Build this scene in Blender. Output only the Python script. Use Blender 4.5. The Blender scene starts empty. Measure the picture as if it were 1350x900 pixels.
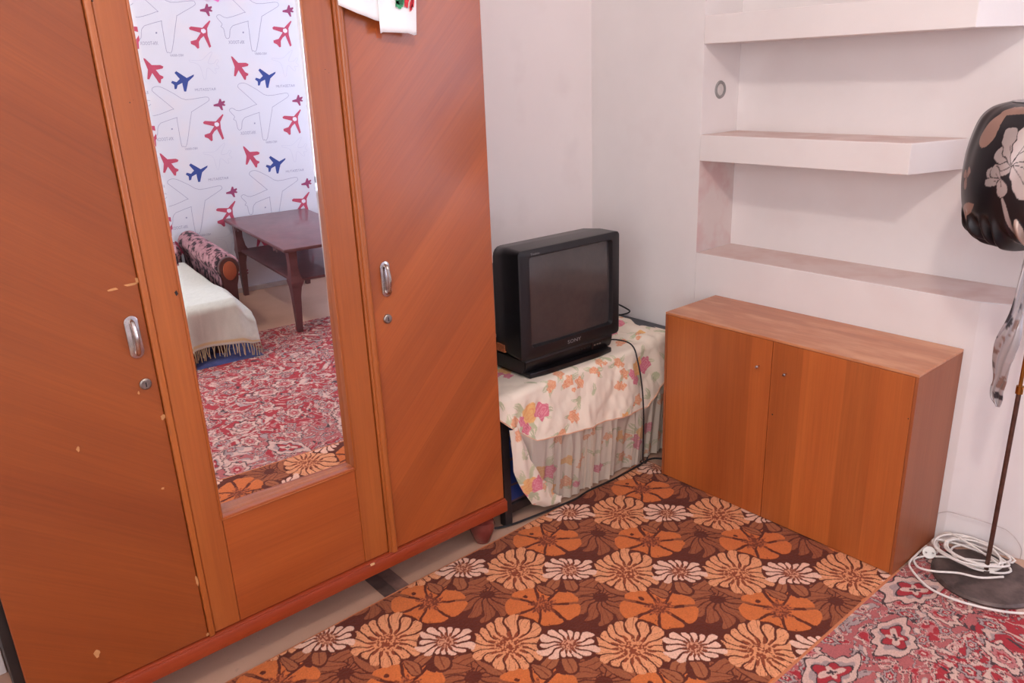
import bpy, bmesh, math, random
import numpy as np
from mathutils import Vector, Matrix
PI = math.pi
scene = bpy.context.scene
COL = scene.collection
random.seed(7)

# ------------------------------------------------------------------ camera
cam_d = bpy.data.cameras.new('camera'); cam = bpy.data.objects.new('camera', cam_d); COL.objects.link(cam)
R3 = ((0.6471816844750243, 0.7613438124343852, -0.03887758413206616),
      (-0.22472532363722508, 0.2392631510716459, 0.9445907438967479),
      (-0.728460291434073, 0.6025850510983015, -0.325939963791866))
CAM = Vector((2.1288757534970664, -2.19207007158198, 1.3464314374451984))
mw = Matrix(((R3[0][0], R3[1][0], -R3[2][0], CAM.x),
             (R3[0][1], R3[1][1], -R3[2][1], CAM.y),
             (R3[0][2], R3[1][2], -R3[2][2], CAM.z), (0, 0, 0, 1)))
cam.matrix_world = mw
cam_d.sensor_fit = 'HORIZONTAL'; cam_d.sensor_width = 36.0; cam_d.lens = 1034.89 / 1350 * 36
cam_d.clip_start = 0.02
scene.camera = cam

# ------------------------------------------------------------------ world, daylight, exposure
world = bpy.data.worlds.new('sky'); scene.world = world; world.use_nodes = True
wb = world.node_tree.nodes['Background']
wb.inputs[0].default_value = (0.74, 0.82, 1.0, 1); wb.inputs[1].default_value = 1.6
vs = scene.view_settings
vs.view_transform = 'Standard'; vs.look = 'None'; vs.gamma = 1; vs.use_curve_mapping = False
vs.exposure = 0.0
LAMP_STRENGTH = 335.0
LAMP_COLOR = (1.0, 0.91, 0.83)
DAY_POWER = 34.0
FILL_POWER = 41.0
# overcast daylight arriving at the window from outside
ad = bpy.data.lights.new('window_daylight', 'AREA'); ad.shape = 'RECTANGLE'; ad.size = 1.0; ad.size_y = 1.5
ad.energy = DAY_POWER; ad.color = (0.68, 0.75, 1.0)
ao = bpy.data.objects.new('window_daylight', ad); COL.objects.link(ao)
ao.location = (2.9, 0.66, 1.35); ao.rotation_euler = (-PI / 2, 0, 0)

ad2 = bpy.data.lights.new('front_fill_light', 'AREA'); ad2.shape = 'RECTANGLE'; ad2.size = 1.8; ad2.size_y = 1.6  # added soft fill from behind the camera, lifts the shaded walls
ad2.energy = FILL_POWER; ad2.color = (0.97, 1.0, 0.99)
ao2 = bpy.data.objects.new('front_fill_light', ad2); COL.objects.link(ao2)
ao2.location = (2.5, -3.42, 1.5); ao2.rotation_euler = (PI / 2, 0, 0)

# ------------------------------------------------------------------ helpers
def lin(c):
    return tuple(((v / 255) / 12.92 if v / 255 <= 0.04045 else ((v / 255 + 0.055) / 1.055) ** 2.4) for v in c)
def nlin(c):
    c = np.asarray(c, float) / 255
    return np.where(c <= 0.04045, c / 12.92, ((c + 0.055) / 1.055) ** 2.4)

class NT:
    def __init__(s, name):
        s.m = bpy.data.materials.new(name); s.m.use_nodes = True
        s.t = s.m.node_tree; s.N = s.t.nodes; s.L = s.t.links
        s.b = s.N['Principled BSDF']; s.out = s.N['Material Output']
    def n(s, ty, **kw):
        x = s.N.new(ty)
        for k, v in kw.items():
            if k.startswith('i_'):
                key = k[2:]; key = int(key) if key.isdigit() else key
                x.inputs[key].default_value = v
            else: setattr(x, k, v)
        return x
    def l(s, a, b): s.L.new(a, b)
    def ramp(s, fac, stops):
        r = s.N.new('ShaderNodeValToRGB'); e = r.color_ramp.elements
        while len(e) < len(stops): e.new(0.5)
        for k, (p, c) in enumerate(stops): e[k].position = p; e[k].color = (*c, 1)
        s.l(fac, r.inputs[0]); return r.outputs[0]
    def mix(s, f, a, b, mode='MIX'):
        x = s.N.new('ShaderNodeMix'); x.data_type = 'RGBA'; x.blend_type = mode
        for i, v in ((0, f), (6, a), (7, b)):
            if hasattr(v, 'links'): s.l(v, x.inputs[i])
            elif i == 0: x.inputs[0].default_value = v
            else: x.inputs[i].default_value = (*v, 1)
        return x.outputs[2]
    def noise(s, vec, scale, detail=4, rough=.5):
        x = s.n('ShaderNodeTexNoise'); x.inputs['Scale'].default_value = scale
        x.inputs['Detail'].default_value = detail; x.inputs['Roughness'].default_value = rough
        if vec is not None: s.l(vec, x.inputs['Vector'])
        return x.outputs[0]
    def coords(s): return s.n('ShaderNodeTexCoord').outputs['Object']
    def bump(s, h, strength, dist=.001):
        b = s.n('ShaderNodeBump'); b.inputs['Strength'].default_value = strength; b.inputs['Distance'].default_value = dist
        s.l(h, b.inputs['Height']); s.l(b.outputs[0], s.b.inputs['Normal'])
    def axes(s, vecs, scales):
        c = s.coords(); comb = s.n('ShaderNodeCombineXYZ')
        for i, (v, k) in enumerate(zip(vecs, scales)):
            d = s.n('ShaderNodeVectorMath', operation='DOT_PRODUCT'); s.l(c, d.inputs[0])
            d.inputs[1].default_value = tuple(x * k for x in v); s.l(d.outputs['Value'], comb.inputs[i])
        return comb.outputs[0]

def plain(name, rgb, rough=.5, metal=0, coat=0, spec=.5, var=.06, scale=30, bump=0):
    t = NT(name); c = lin(rgb)
    f = t.noise(t.coords(), scale, 5, .6)
    a = tuple(max(0, x * (1 - var * 2)) for x in c); b = tuple(min(1, x * (1 + var * 2)) for x in c)
    t.l(t.ramp(f, [(.3, a), (.7, b)]), t.b.inputs['Base Color'])
    t.b.inputs['Roughness'].default_value = rough; t.b.inputs['Metallic'].default_value = metal
    t.b.inputs['Coat Weight'].default_value = coat; t.b.inputs['Specular IOR Level'].default_value = spec
    if bump: t.bump(f, bump)
    return t.m

def wood(name, dark, light, along, across, third=(1, 0, 0), rough=.42, coat=.5, band=None, gs=70, coat_rough=.22, worn=None):
    t = NT(name)
    fine = t.noise(t.axes((along, across, third), (5, gs * 3, gs)), 1, 4, .6)
    med = t.noise(t.axes((along, across, third), (1.2, 17, 17)), 1, 3, .5)
    big = t.noise(t.axes((along, across, third), (.9, 4.2, 4.2)), 1, 2, .5)
    d, l = lin(dark), lin(light)
    midc = tuple((x + y) / 2 for x, y in zip(d, l))
    base = t.ramp(med, [(.3, d), (.5, midc), (.7, l)])
    base = t.mix(.5, base, t.ramp(big, [(.35, d), (.65, l)]))
    if band:      # veneer leaves of different tone: list of (position along axis, brightness)
        ax, stops = band
        v = t.axes((ax, (0, 0, 0), (0, 0, 0)), (1, 1, 1)); sp = t.n('ShaderNodeSeparateXYZ'); t.l(v, sp.inputs[0])
        lo, hi = stops[0][0], stops[-1][0] + .2
        mr = t.n('ShaderNodeMapRange'); t.l(sp.outputs[0], mr.inputs[0])
        mr.inputs[1].default_value = lo; mr.inputs[2].default_value = hi
        r = t.N.new('ShaderNodeValToRGB'); r.color_ramp.interpolation = 'CONSTANT'; e = r.color_ramp.elements
        while len(e) < len(stops): e.new(.5)
        for k, (p, g) in enumerate(stops): e[k].position = (p - lo) / (hi - lo); e[k].color = (g, g * .97, g * .93, 1)
        t.l(mr.outputs[0], r.inputs[0])
        base = t.mix(1.0, base, r.outputs[0], 'MULTIPLY')
    base = t.mix(.22, base, t.ramp(fine, [(.35, (.55, .5, .45)), (.62, (1.12, 1.12, 1.12))]), 'MULTIPLY')
    if worn: base = t.mix(t.ramp(t.noise(t.axes((along, across, third), (3, 11, 11)), 1, 4, .65), [(.46, (0, 0, 0)), (.66, (.75,) * 3)]), base, lin(worn))
    t.l(base, t.b.inputs['Base Color'])
    t.b.inputs['Roughness'].default_value = rough
    t.b.inputs['Coat Weight'].default_value = coat; t.b.inputs['Coat Roughness'].default_value = coat_rough
    t.bump(fine, .12, .0006)
    return t.m

def vcol(name, rough=.9, sheen=0, spec=.2, fuzz=0, trans=0, metal=0):
    t = NT(name); a = t.n('ShaderNodeVertexColor'); a.layer_name = 'paint'
    c = a.outputs[0]
    if fuzz:
        f = t.noise(t.coords(), 420, 2, .6)
        c = t.mix(1.0, c, t.ramp(f, [(.25, (1 - fuzz,) * 3), (.75, (1 + fuzz,) * 3)]), 'MULTIPLY')
        t.bump(f, .5, .0015)
    t.l(c, t.b.inputs['Base Color']); t.b.inputs['Roughness'].default_value = rough
    t.b.inputs['Specular IOR Level'].default_value = spec; t.b.inputs['Sheen Weight'].default_value = sheen
    t.b.inputs['Metallic'].default_value = metal
    if trans:
        tr = t.n('ShaderNodeBsdfTransparent'); tl = t.n('ShaderNodeBsdfTranslucent'); t.l(c, tl.inputs[0])
        m1 = t.n('ShaderNodeMixShader'); m1.inputs[0].default_value = .25; t.l(t.b.outputs[0], m1.inputs[1]); t.l(tl.outputs[0], m1.inputs[2])
        m2 = t.n('ShaderNodeMixShader'); m2.inputs[0].default_value = trans; t.l(m1.outputs[0], m2.inputs[1]); t.l(tr.outputs[0], m2.inputs[2])
        t.l(m2.outputs[0], t.out.inputs[0])
    return t.m

# ---- object tree
def tag(o, label=None, cat=None, group=None, kind=None):
    if label: o['label'] = label
    if cat: o['category'] = cat
    if group: o['group'] = group
    if kind: o['kind'] = kind
    return o
def thing(name, label, cat, loc=(0, 0, 0), group=None, rz=0):
    o = bpy.data.objects.new(name, None); COL.objects.link(o); o.location = loc; o.rotation_euler = (0, 0, rz)
    o.empty_display_size = .05
    return tag(o, label, cat, group)
def wloc(o):
    v = Vector((0, 0, 0))
    while o is not None: v = v + Vector(o.location); o = o.parent
    return v
def obj(name, bm, mat, parent=None, loc=None, smooth=False, label=None, local=False, kind=None, angle=35):
    me = bpy.data.meshes.new(name)
    off = Vector(loc) if loc is not None else (Vector((0, 0, 0)))
    if isinstance(bm, bmesh.types.BMesh):
        base = off + (wloc(parent) if (parent is not None and not local) else Vector((0, 0, 0)))
        if parent is not None and local: base = off
        bmesh.ops.translate(bm, vec=-base, verts=bm.verts)
        bm.to_mesh(me); bm.free()
    mats = mat if isinstance(mat, (list, tuple)) else [mat]
    for m in mats: me.materials.append(m)
    if smooth:
        for p in me.polygons: p.use_smooth = True
        try: me.set_sharp_from_angle(angle=math.radians(angle))
        except Exception: pass
    o = bpy.data.objects.new(name, me); COL.objects.link(o)
    if parent is not None: o.parent = parent
    o.location = off
    if label: o['label'] = label
    if kind: o['kind'] = kind
    return o
def struct(name, bm, mat, **k):
    o = obj(name, bm, mat, **k)
    o['kind'] = 'structure'
    return o

def box(bm, x0, x1, y0, y1, z0, z1, bev=0, seg=2, mi=0):
    b = bmesh.new()
    vs = [b.verts.new((x, y, z)) for x in (x0, x1) for y in (y0, y1) for z in (z0, z1)]
    for f in ((0, 1, 3, 2), (4, 6, 7, 5), (0, 4, 5, 1), (2, 3, 7, 6), (0, 2, 6, 4), (1, 5, 7, 3)):
        b.faces.new([vs[i] for i in f])
    if bev:
        bmesh.ops.bevel(b, geom=b.edges[:], offset=bev, segments=seg, affect='EDGES', profile=.5)
    return merge(bm, b, mi)
def merge(bm, b, mi=0):
    bmesh.ops.recalc_face_normals(b, faces=b.faces)
    me = bpy.data.meshes.new('tmp'); b.to_mesh(me); b.free()
    n = len(bm.faces); bm.from_mesh(me); bpy.data.meshes.remove(me)
    bm.faces.ensure_lookup_table()
    if mi:
        for f in bm.faces[n:]: f.material_index = mi
    return bm
def prism(bm, pts, z0, z1, bev=0, axis='z', mi=0, seg=2):
    b = bmesh.new()
    def P(p, h): return (p[0], p[1], h) if axis == 'z' else ((h, p[0], p[1]) if axis == 'x' else (p[0], h, p[1]))
    lo = [b.verts.new(P(p, z0)) for p in pts]; hi = [b.verts.new(P(p, z1)) for p in pts]
    b.faces.new(lo[::-1]); b.faces.new(hi)
    n = len(pts)
    for i in range(n): b.faces.new((lo[i], lo[(i + 1) % n], hi[(i + 1) % n], hi[i]))
    if bev: bmesh.ops.bevel(b, geom=b.edges[:], offset=bev, segments=seg, affect='EDGES', profile=.5)
    return merge(bm, b, mi)
def lathe(bm, prof, c=(0, 0, 0), n=32, axis='z', mi=0):
    b = bmesh.new(); rings = []
    for r, h in prof:
        ring = []
        for k in range(n):
            a = 2 * PI * k / n; u, v = r * math.cos(a), r * math.sin(a)
            p = (u, v, h) if axis == 'z' else ((h, u, v) if axis == 'x' else (u, h, v))
            ring.append(b.verts.new((p[0] + c[0], p[1] + c[1], p[2] + c[2])))
        rings.append(ring)
    for i in range(len(rings) - 1):
        for k in range(n):
            b.faces.new((rings[i][k], rings[i][(k + 1) % n], rings[i + 1][(k + 1) % n], rings[i + 1][k]))
    if prof[0][0] > 1e-6: b.faces.new(rings[0])
    if prof[-1][0] > 1e-6: b.faces.new(rings[-1])
    bmesh.ops.remove_doubles(b, verts=b.verts, dist=1e-6)
    return merge(bm, b, mi)
def spline(pts, sub=8):
    P = [Vector(p) for p in pts]; out = []
    for i in range(len(P) - 1):
        p0 = P[max(i - 1, 0)]; p1 = P[i]; p2 = P[i + 1]; p3 = P[min(i + 2, len(P) - 1)]
        for k in range(sub):
            t = k / sub
            out.append(.5 * ((2 * p1) + (p2 - p0) * t + (2 * p0 - 5 * p1 + 4 * p2 - p3) * t * t + (3 * p1 - p0 - 3 * p2 + p3) * t ** 3))
    out.append(P[-1]); return out
def tube(bm, pts, r, n=8, mi=0, radii=None, cap=True, flat=1.0):
    b = bmesh.new(); P = [Vector(p) for p in pts]; rings = []; ref = None
    for i, p in enumerate(P):
        d = (P[min(i + 1, len(P) - 1)] - P[max(i - 1, 0)])
        if d.length < 1e-9: d = Vector((0, 0, 1))
        d.normalize()
        if ref is None: ref = Vector((0, 0, 1)) if abs(d.z) < .9 else Vector((1, 0, 0))
        u = (ref - d * ref.dot(d)).normalized(); ref = u; w = d.cross(u)
        rr = radii[i] if radii else r
        rings.append([b.verts.new(p + (u * math.cos(2 * PI * k / n) * flat + w * math.sin(2 * PI * k / n)) * rr) for k in range(n)])
    for i in range(len(rings) - 1):
        for k in range(n): b.faces.new((rings[i][k], rings[i][(k + 1) % n], rings[i + 1][(k + 1) % n], rings[i + 1][k]))
    if cap: b.faces.new(rings[0][::-1]); b.faces.new(rings[-1])
    return merge(bm, b, mi)
def BM(): return bmesh.new()

# ---- numpy painting
def hsh(i, j, seed=0):
    n = (i.astype(np.int64) * 374761393 + j.astype(np.int64) * 668265263 + seed * 1442695041) & 0x7fffffff
    n = ((n ^ (n >> 13)) * 1274126177) & 0x7fffffff
    n = (n ^ (n >> 16)) & 0x7fffffff
    return (n % 100003) / 100003.0
def vn(x, y, seed=0):
    xi = np.floor(x); yi = np.floor(y); fx = x - xi; fy = y - yi
    fx = fx * fx * (3 - 2 * fx); fy = fy * fy * (3 - 2 * fy)
    a = hsh(xi, yi, seed); b = hsh(xi + 1, yi, seed); c = hsh(xi, yi + 1, seed); d = hsh(xi + 1, yi + 1, seed)
    return (a * (1 - fx) + b * fx) * (1 - fy) + (c * (1 - fx) + d * fx) * fy
def fbm(x, y, seed=0, o=3):
    s = 0; a = .5; t = 0
    for k in range(o): s = s + a * vn(x * 2 ** k, y * 2 ** k, seed + k * 17); t += a; a *= .5
    return s / t
def grid_obj(name, X, Y, Z, col, mat, parent=None, smooth=True, wrap=False, **k):
    nu, nv = X.shape
    base = np.array(wloc(parent)) if parent is not None else np.zeros(3)
    co = np.stack([X, Y, Z], -1).reshape(-1, 3) - base
    me = bpy.data.meshes.new(name); me.vertices.add(nu * nv); me.vertices.foreach_set('co', co.astype(np.float32).ravel())
    idx = np.arange(nu * nv).reshape(nu, nv)
    if wrap: idx = np.vstack([idx, idx[:1]])
    q = np.stack([idx[:-1, :-1], idx[1:, :-1], idx[1:, 1:], idx[:-1, 1:]], -1).reshape(-1, 4)
    nf = len(q)
    me.loops.add(nf * 4); me.loops.foreach_set('vertex_index', q.ravel().astype(np.int32))
    me.polygons.add(nf); me.polygons.foreach_set('loop_start', np.arange(0, nf * 4, 4, dtype=np.int32))
    me.polygons.foreach_set('use_smooth', np.ones(nf, bool) if smooth else np.zeros(nf, bool))
    me.update(calc_edges=True); me.validate()
    if col is not None:
        a = me.color_attributes.new('paint', 'FLOAT_COLOR', 'POINT')
        c = np.concatenate([col.reshape(-1, 3), np.ones((nu * nv, 1))], 1).astype(np.float32)
        a.data.foreach_set('color', c.ravel())
    me.materials.append(mat)
    o = bpy.data.objects.new(name, me); COL.objects.link(o)
    if parent is not None: o.parent = parent
    for kk, v in k.items(): o[kk] = v
    return o
def put(img, mask, c, var=None):
    c = nlin(c)
    if var is not None: c = c[None, None, :] * var[..., None]
    img[...] = np.where(mask[..., None], c, img)

# ------------------------------------------------------------------ materials
def wall_mat(name, rgb, mott=.04, stains=None):
    t = NT(name); c = lin(rgb); co = t.coords()
    f = t.noise(co, 2.2, 4, .6); g = t.noise(co, 160, 3, .6)
    base = t.ramp(f, [(.3, tuple(x * (1 - mott) for x in c)), (.7, tuple(min(1, x * (1 + mott)) for x in c))])
    h = t.noise(co, 5.0, 3, .5)
    base = t.mix(t.ramp(h, [(.56, (0, 0, 0)), (.72, (.35,) * 3)]), base, lin((230, 216, 214)))
    if stains: base = t.mix(t.ramp(t.noise(co, stains[1], 3, .5), [(.42, (0, 0, 0)), (.62, (.8,) * 3)]), base, lin(stains[0]))
    t.l(base, t.b.inputs['Base Color']); t.b.inputs['Roughness'].default_value = .75
    t.b.inputs['Specular IOR Level'].default_value = .3; t.bump(g, .25, .0008)
    return t.m
M_WALL = wall_mat('wall_paint', (238, 229, 227))
M_WALLP = wall_mat('wall_paint_pinkish', (245, 234, 232), .02)
M_SHELF = wall_mat('shelf_paint', (238, 228, 225), .03)
M_LEDGE = wall_mat('ledge_paint', (226, 204, 198), .05, ((216, 186, 178), 9))
M_SIDE = wall_mat('niche_side_paint', (224, 208, 204), .05, ((214, 180, 178), 11))
M_PAPER = wall_mat('wallpaper_ground', (216, 216, 224), .01)
M_CEIL = plain('ceiling_white', (236, 233, 230), .9, var=.02)
def floor_mat():
    t = NT('linoleum'); co = t.coords()
    a = t.ramp(t.noise(co, 3, 4, .6), [(.3, lin((196, 154, 130))), (.7, lin((212, 170, 146)))])
    sp = t.ramp(t.noise(co, 60, 3, .7), [(.62, (0, 0, 0)), (.75, (.5,) * 3)])
    a = t.mix(sp, a, lin((160, 130, 116)))
    dirt = t.ramp(t.noise(co, 16, 2, .4), [(.74, (0, 0, 0)), (.8, (.8,) * 3)])
    a = t.mix(dirt, a, lin((110, 100, 98)))
    t.l(a, t.b.inputs['Base Color']); t.b.inputs['Roughness'].default_value = .42; return t.m
M_FLOOR = floor_mat()
S2 = math.sqrt(.5)
Yv, Zv, Xv = (0, 1, 0), (0, 0, 1), (1, 0, 0)
M_WL = wood('veneer_left_door', (132, 60, 17), (150, 73, 24), (0, math.cos(.66), -math.sin(.66)), (0, math.sin(.66), math.cos(.66)), coat=.28, rough=.5)
M_WR = wood('veneer_right_door', (150, 70, 28), (174, 90, 40), (0, S2, S2), (0, -S2, S2),
            band=((0, S2, -S2), [(-2.0, 1.0), (-.52, .93), (-.40, 1.03), (-.30, .95), (-.16, 1.05), (-.05, .92), (.06, 1.03), (.2, .92), (.3, 1.0)]))
M_WF = wood('wood_frame', (152, 74, 28), (178, 98, 42), Zv, Yv)
M_WFH = wood('wood_panel_horizontal', (150, 68, 24), (170, 84, 34), Yv, Zv)
M_WRAIL = wood('wood_rail_red', (142, 50, 22), (162, 66, 30), Yv, Zv)
M_DARKSIDE = plain('near_black_side', (26, 18, 17), .6)  # near-black brown shared by wardrobe side boards and knots
M_CABF = wood('cabinet_door_veneer', (166, 84, 36), (190, 106, 50), Zv, Xv, (0, 1, 0), rough=.45, coat=.3,
              band=(Xv, [(-.5, .98), (.178, .93), (.318, 1.1), (.392, .92), (.48, 1.12), (.607, .92), (.697, 1.05), (.75, 1.0)]))
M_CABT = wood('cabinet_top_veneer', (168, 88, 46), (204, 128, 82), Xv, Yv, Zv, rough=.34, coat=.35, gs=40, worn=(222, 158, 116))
M_CABS = wood('cabinet_side_veneer', (146, 74, 36), (162, 88, 48), Zv, Yv, Xv, rough=.5, coat=.15)
M_TABLE = plain('dark_polished_table', (104, 66, 68), .42, coat=.25, var=.1, scale=12)
M_CHROME = plain('worn_chrome', (190, 180, 176), .22, metal=1, var=.12, scale=60)
M_NICKEL = plain('dull_nickel', (150, 140, 134), .42, metal=1, var=.15, scale=90)
M_BLACKP = plain('black_plastic', (15, 13, 16), .34, var=.08, scale=200, bump=.15)
M_BLACKP2 = plain('dark_grey_plastic', (24, 22, 25), .4, var=.06, scale=200, bump=.15)
def screen_mat():
    t = NT('tube_glass'); t.b.inputs['Base Color'].default_value = (*lin((62, 54, 54)), 1)
    f = t.noise(t.coords(), 40, 2, .5)
    t.l(t.ramp(f, [(.3, lin((58, 55, 56))), (.7, lin((64, 60, 60)))]), t.b.inputs['Base Color'])
    t.b.inputs['Roughness'].default_value = .18; t.b.inputs['Coat Weight'].default_value = .6; t.b.inputs['Coat Roughness'].default_value = .12
    return t.m
M_SCREEN = screen_mat()
M_WHITEINK = plain('silver_ink', (150, 146, 146), .4, var=.02)
M_STICKER = plain('orange_sticker', (190, 110, 70), .6, var=.15, scale=200)
M_CABLEB = plain('black_cable', (26, 24, 28), .5)
M_CABLEG = plain('grey_cable', (120, 112, 108), .5)
M_CORD = plain('white_cord_plastic', (240, 230, 222), .45, var=.05)
M_BASE = plain('lamp_base_metal', (92, 76, 72), .5, metal=.35, var=.3, scale=22)
M_POLE = plain('lamp_pole_bronze', (104, 76, 66), .38, metal=.7, var=.15)
M_FOOT = plain('turned_foot_varnish', (116, 52, 46), .25, coat=.7, var=.15, scale=20)
M_STANDB = plain('stand_black_wood', (40, 32, 32), .5, var=.15)
M_STANDT = plain('stand_top_slate', (66, 66, 72), .45, var=.12)
M_STANDG = plain('stand_grey_panel', (150, 148, 146), .6, var=.08)
M_BLUE = plain('blue_tile', (34, 58, 122), .35, var=.12, scale=14)
M_GROUT = plain('brown_joint', (92, 66, 70), .7)
M_WHITECLOTH = plain('white_napkin_cloth', (246, 242, 243), .85, var=.01, scale=400, bump=.3)
M_GREEN = plain('green_thread', (64, 150, 104), .7, var=.3, scale=300)
M_GREEND = plain('dark_green_thread', (36, 92, 62), .7, var=.3, scale=300)
M_RED = plain('red_thread', (204, 44, 56), .7, var=.15, scale=300)
M_CHIP = plain('bare_chipped_wood', (216, 176, 130), .7, var=.1)
M_CHIP2 = plain('faded_chips', (196, 138, 88), .7, var=.1)
M_TAPE = plain('patch_unfaded_wood', (176, 84, 34), .5, var=.05)

# ------------------------------------------------------------------ setting
ZC = 2.7
bm = BM(); box(bm, -.15, 3.75, -3.35, .75, -.1, 0); floor = struct('floor', bm, M_FLOOR)
bm = BM(); box(bm, 0, 3.57, -1.292, -1.252, .0002, .003, .001, 1)
obj('floor_batten', bm, plain('batten_light', (128, 96, 86), .5, var=.15), floor)
bm = BM(); box(bm, 0, 3.57, -1.332, -1.2925, .0002, .003, .001, 1)
obj('floor_batten', bm, plain('batten_dark', (98, 76, 70), .5, var=.15), floor, label='darker strip of the floor joint')
bm = BM(); box(bm, -.15, 3.75, -3.35, .75, ZC, ZC + .1); struct('ceiling', bm, M_CEIL)
bm = BM(); box(bm, 0, .108, -3.2, -2.1685, 0, .20, .003); struct('trim_1', bm, plain('white_boxing_paint', (240, 234, 232), .5, var=.02))
bm = BM(); box(bm, -.15, 0, -3.35, .75, 0, ZC); wl = struct('wall_left', bm, M_WALLP)
bm = BM(); box(bm, 0, 1.6, -3.35, -3.2, 0, ZC); box(bm, 3.4, 3.57, -3.35, -3.2, 0, ZC); box(bm, 1.6, 3.4, -3.35, -3.2, 0, .7); box(bm, 1.6, 3.4, -3.35, -3.2, 2.3, ZC)
struct('wall_front', bm, M_WALLP)
# the niche wall
NX = .4953; ND = .199
bm = BM()
box(bm, 0, NX, 0, .75, 0, ZC)                                             # proud pier between corner and niches
prism(bm, [(NX, ND), (1.45, ND), (1.45, .45), (2.3, .45), (2.3, .6), (NX, .6)], 0, ZC)
box(bm, 3.4, 3.57, .45, .6, 0, ZC); box(bm, 2.3, 3.4, .45, .6, 0, .58); box(bm, 2.3, 3.4, .45, .6, 2.15, ZC)
wb_ = struct('wall_back', bm, M_WALL)
bm = BM(); prism(bm, [(NX, 0), (1.405, 0), (1.62, .08), (1.75, .4499), (1.4501, .4499), (1.4501, ND - .0002), (NX, ND - .0002)], 0, .7269, .0015, seg=1)
low = obj('niche_base_block', bm, M_WALL, wb_)
bm = BM(); prism(bm, [(NX + .003, .004), (1.395, .004), (1.61, .084), (1.735, .42), (1.46, .42), (1.45, ND - .001), (NX + .003, ND - .001)], .7269, .7279)
obj('ledge_surface', bm, M_LEDGE, wb_, label='pinkish painted top of the lowest niche ledge')
bm = BM(); prism(bm, [(NX, 0), (1.178, 0), (1.246, ND - .0005), (NX, ND - .0005)], 1.0385, 1.1212, .0015, seg=1)
sh1 = obj('niche_shelf', bm, M_SHELF, wb_)
bm = BM(); prism(bm, [(NX + .003, .004), (1.172, .004), (1.238, ND - .001), (NX + .003, ND - .001)], 1.1212, 1.1219); obj('ledge_surface', bm, M_LEDGE, wb_)
bm = BM(); prism(bm, [(NX, 0), (1.296, 0), (1.38, ND - .0005), (NX, ND - .0005)], 1.4017, 1.4855, .0015, seg=1)
obj('niche_shelf', bm, M_SHELF, wb_)
bm = BM(); prism(bm, [(NX, 0), (1.296, 0), (1.38, ND - .0005), (NX, ND - .0005)], 1.765, 1.85, .0015, seg=1)
obj('niche_shelf', bm, M_SHELF, wb_)
for z0, z1, m in ((.7285, 1.0383, M_SIDE), (1.1221, 1.4015, M_WALL)):
    bm = BM(); box(bm, NX, NX + .0012, .001, ND - .001, z0, z1); obj('niche_side', bm, m, wb_)
# round socket hole plastered in the side of the upper niche
t = thing('wall_socket_box', 'round grey-rimmed empty socket hole in the side of the upper niche', 'socket', (NX, .095, 1.26))
bm = BM(); lathe(bm, [(.019, .0012), (.019, .004), (.022, .006), (.027, .005), (.029, .0012)], (NX, .095, 1.26), 32, 'x')
obj('rim', bm, plain('grey_rim', (150, 146, 144), .7), t, smooth=True)
bm = BM(); lathe(bm, [(0, .0035), (.017, .003), (.019, .0012)], (NX, .095, 1.26), 32, 'x')
obj('cap', bm, plain('plaster_fill', (214, 206, 202), .8), t, smooth=True)
# opposite wall with aeroplane wallpaper (seen in the mirror)
XW = 3.57
bm = BM(); box(bm, XW, XW + .15, -3.35, .75, 0, ZC); wr = struct('wall_right', bm, M_PAPER)
S = {
  'blue': [(-0.785, 1.272), (-0.826, 1.255), (-0.876, 1.292), (-0.886, 1.283), (-0.864, 1.251), (-0.883, 1.235), (-0.905, 1.243), (-0.912, 1.233), (-0.898, 1.222), (-0.899, 1.199), (-0.888, 1.2), (-0.88, 1.219), (-0.854, 1.23), (-0.853, 1.207), (-0.851, 1.185), (-0.84, 1.184), (-0.821, 1.236), (-0.788, 1.262)],
  'redA': [(-0.775, 1.51), (-0.764, 1.517), (-0.704, 1.51), (-0.688, 1.525), (-0.66, 1.548), (-0.656, 1.543), (-0.679, 1.507), (-0.681, 1.471), (-0.671, 1.414), (-0.681, 1.407), (-0.703, 1.468), (-0.72, 1.456), (-0.733, 1.439), (-0.736, 1.407), (-0.745, 1.404), (-0.758, 1.42), (-0.777, 1.429), (-0.777, 1.442), (-0.745, 1.45), (-0.717, 1.484), (-0.772, 1.501)],
  'hub': [(-0.712, 1.503), (-0.696, 1.506), (-0.687, 1.497), (-0.69, 1.485), (-0.704, 1.481), (-0.714, 1.49)],
  'redB': [(-0.569, 1.362), (-0.561, 1.359), (-0.533, 1.326), (-0.489, 1.325), (-0.475, 1.317), (-0.481, 1.307), (-0.516, 1.301), (-0.5, 1.275), (-0.483, 1.266), (-0.486, 1.257), (-0.497, 1.253), (-0.502, 1.233), (-0.511, 1.234), (-0.52, 1.253), (-0.537, 1.286), (-0.557, 1.254), (-0.567, 1.256), (-0.556, 1.304), (-0.568, 1.352)],
  'small': [(-0.665, 1.138), (-0.657, 1.135), (-0.656, 1.122), (-0.638, 1.126), (-0.637, 1.118), (-0.646, 1.11), (-0.636, 1.103), (-0.642, 1.097), (-0.656, 1.1), (-0.654, 1.075), (-0.663, 1.075), (-0.674, 1.095), (-0.704, 1.099), (-0.703, 1.108), (-0.677, 1.114)],
  'dot': [(-0.487, 0.995), (-0.479, 0.996), (-0.479, 0.988), (-0.487, 0.987)]}
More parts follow.
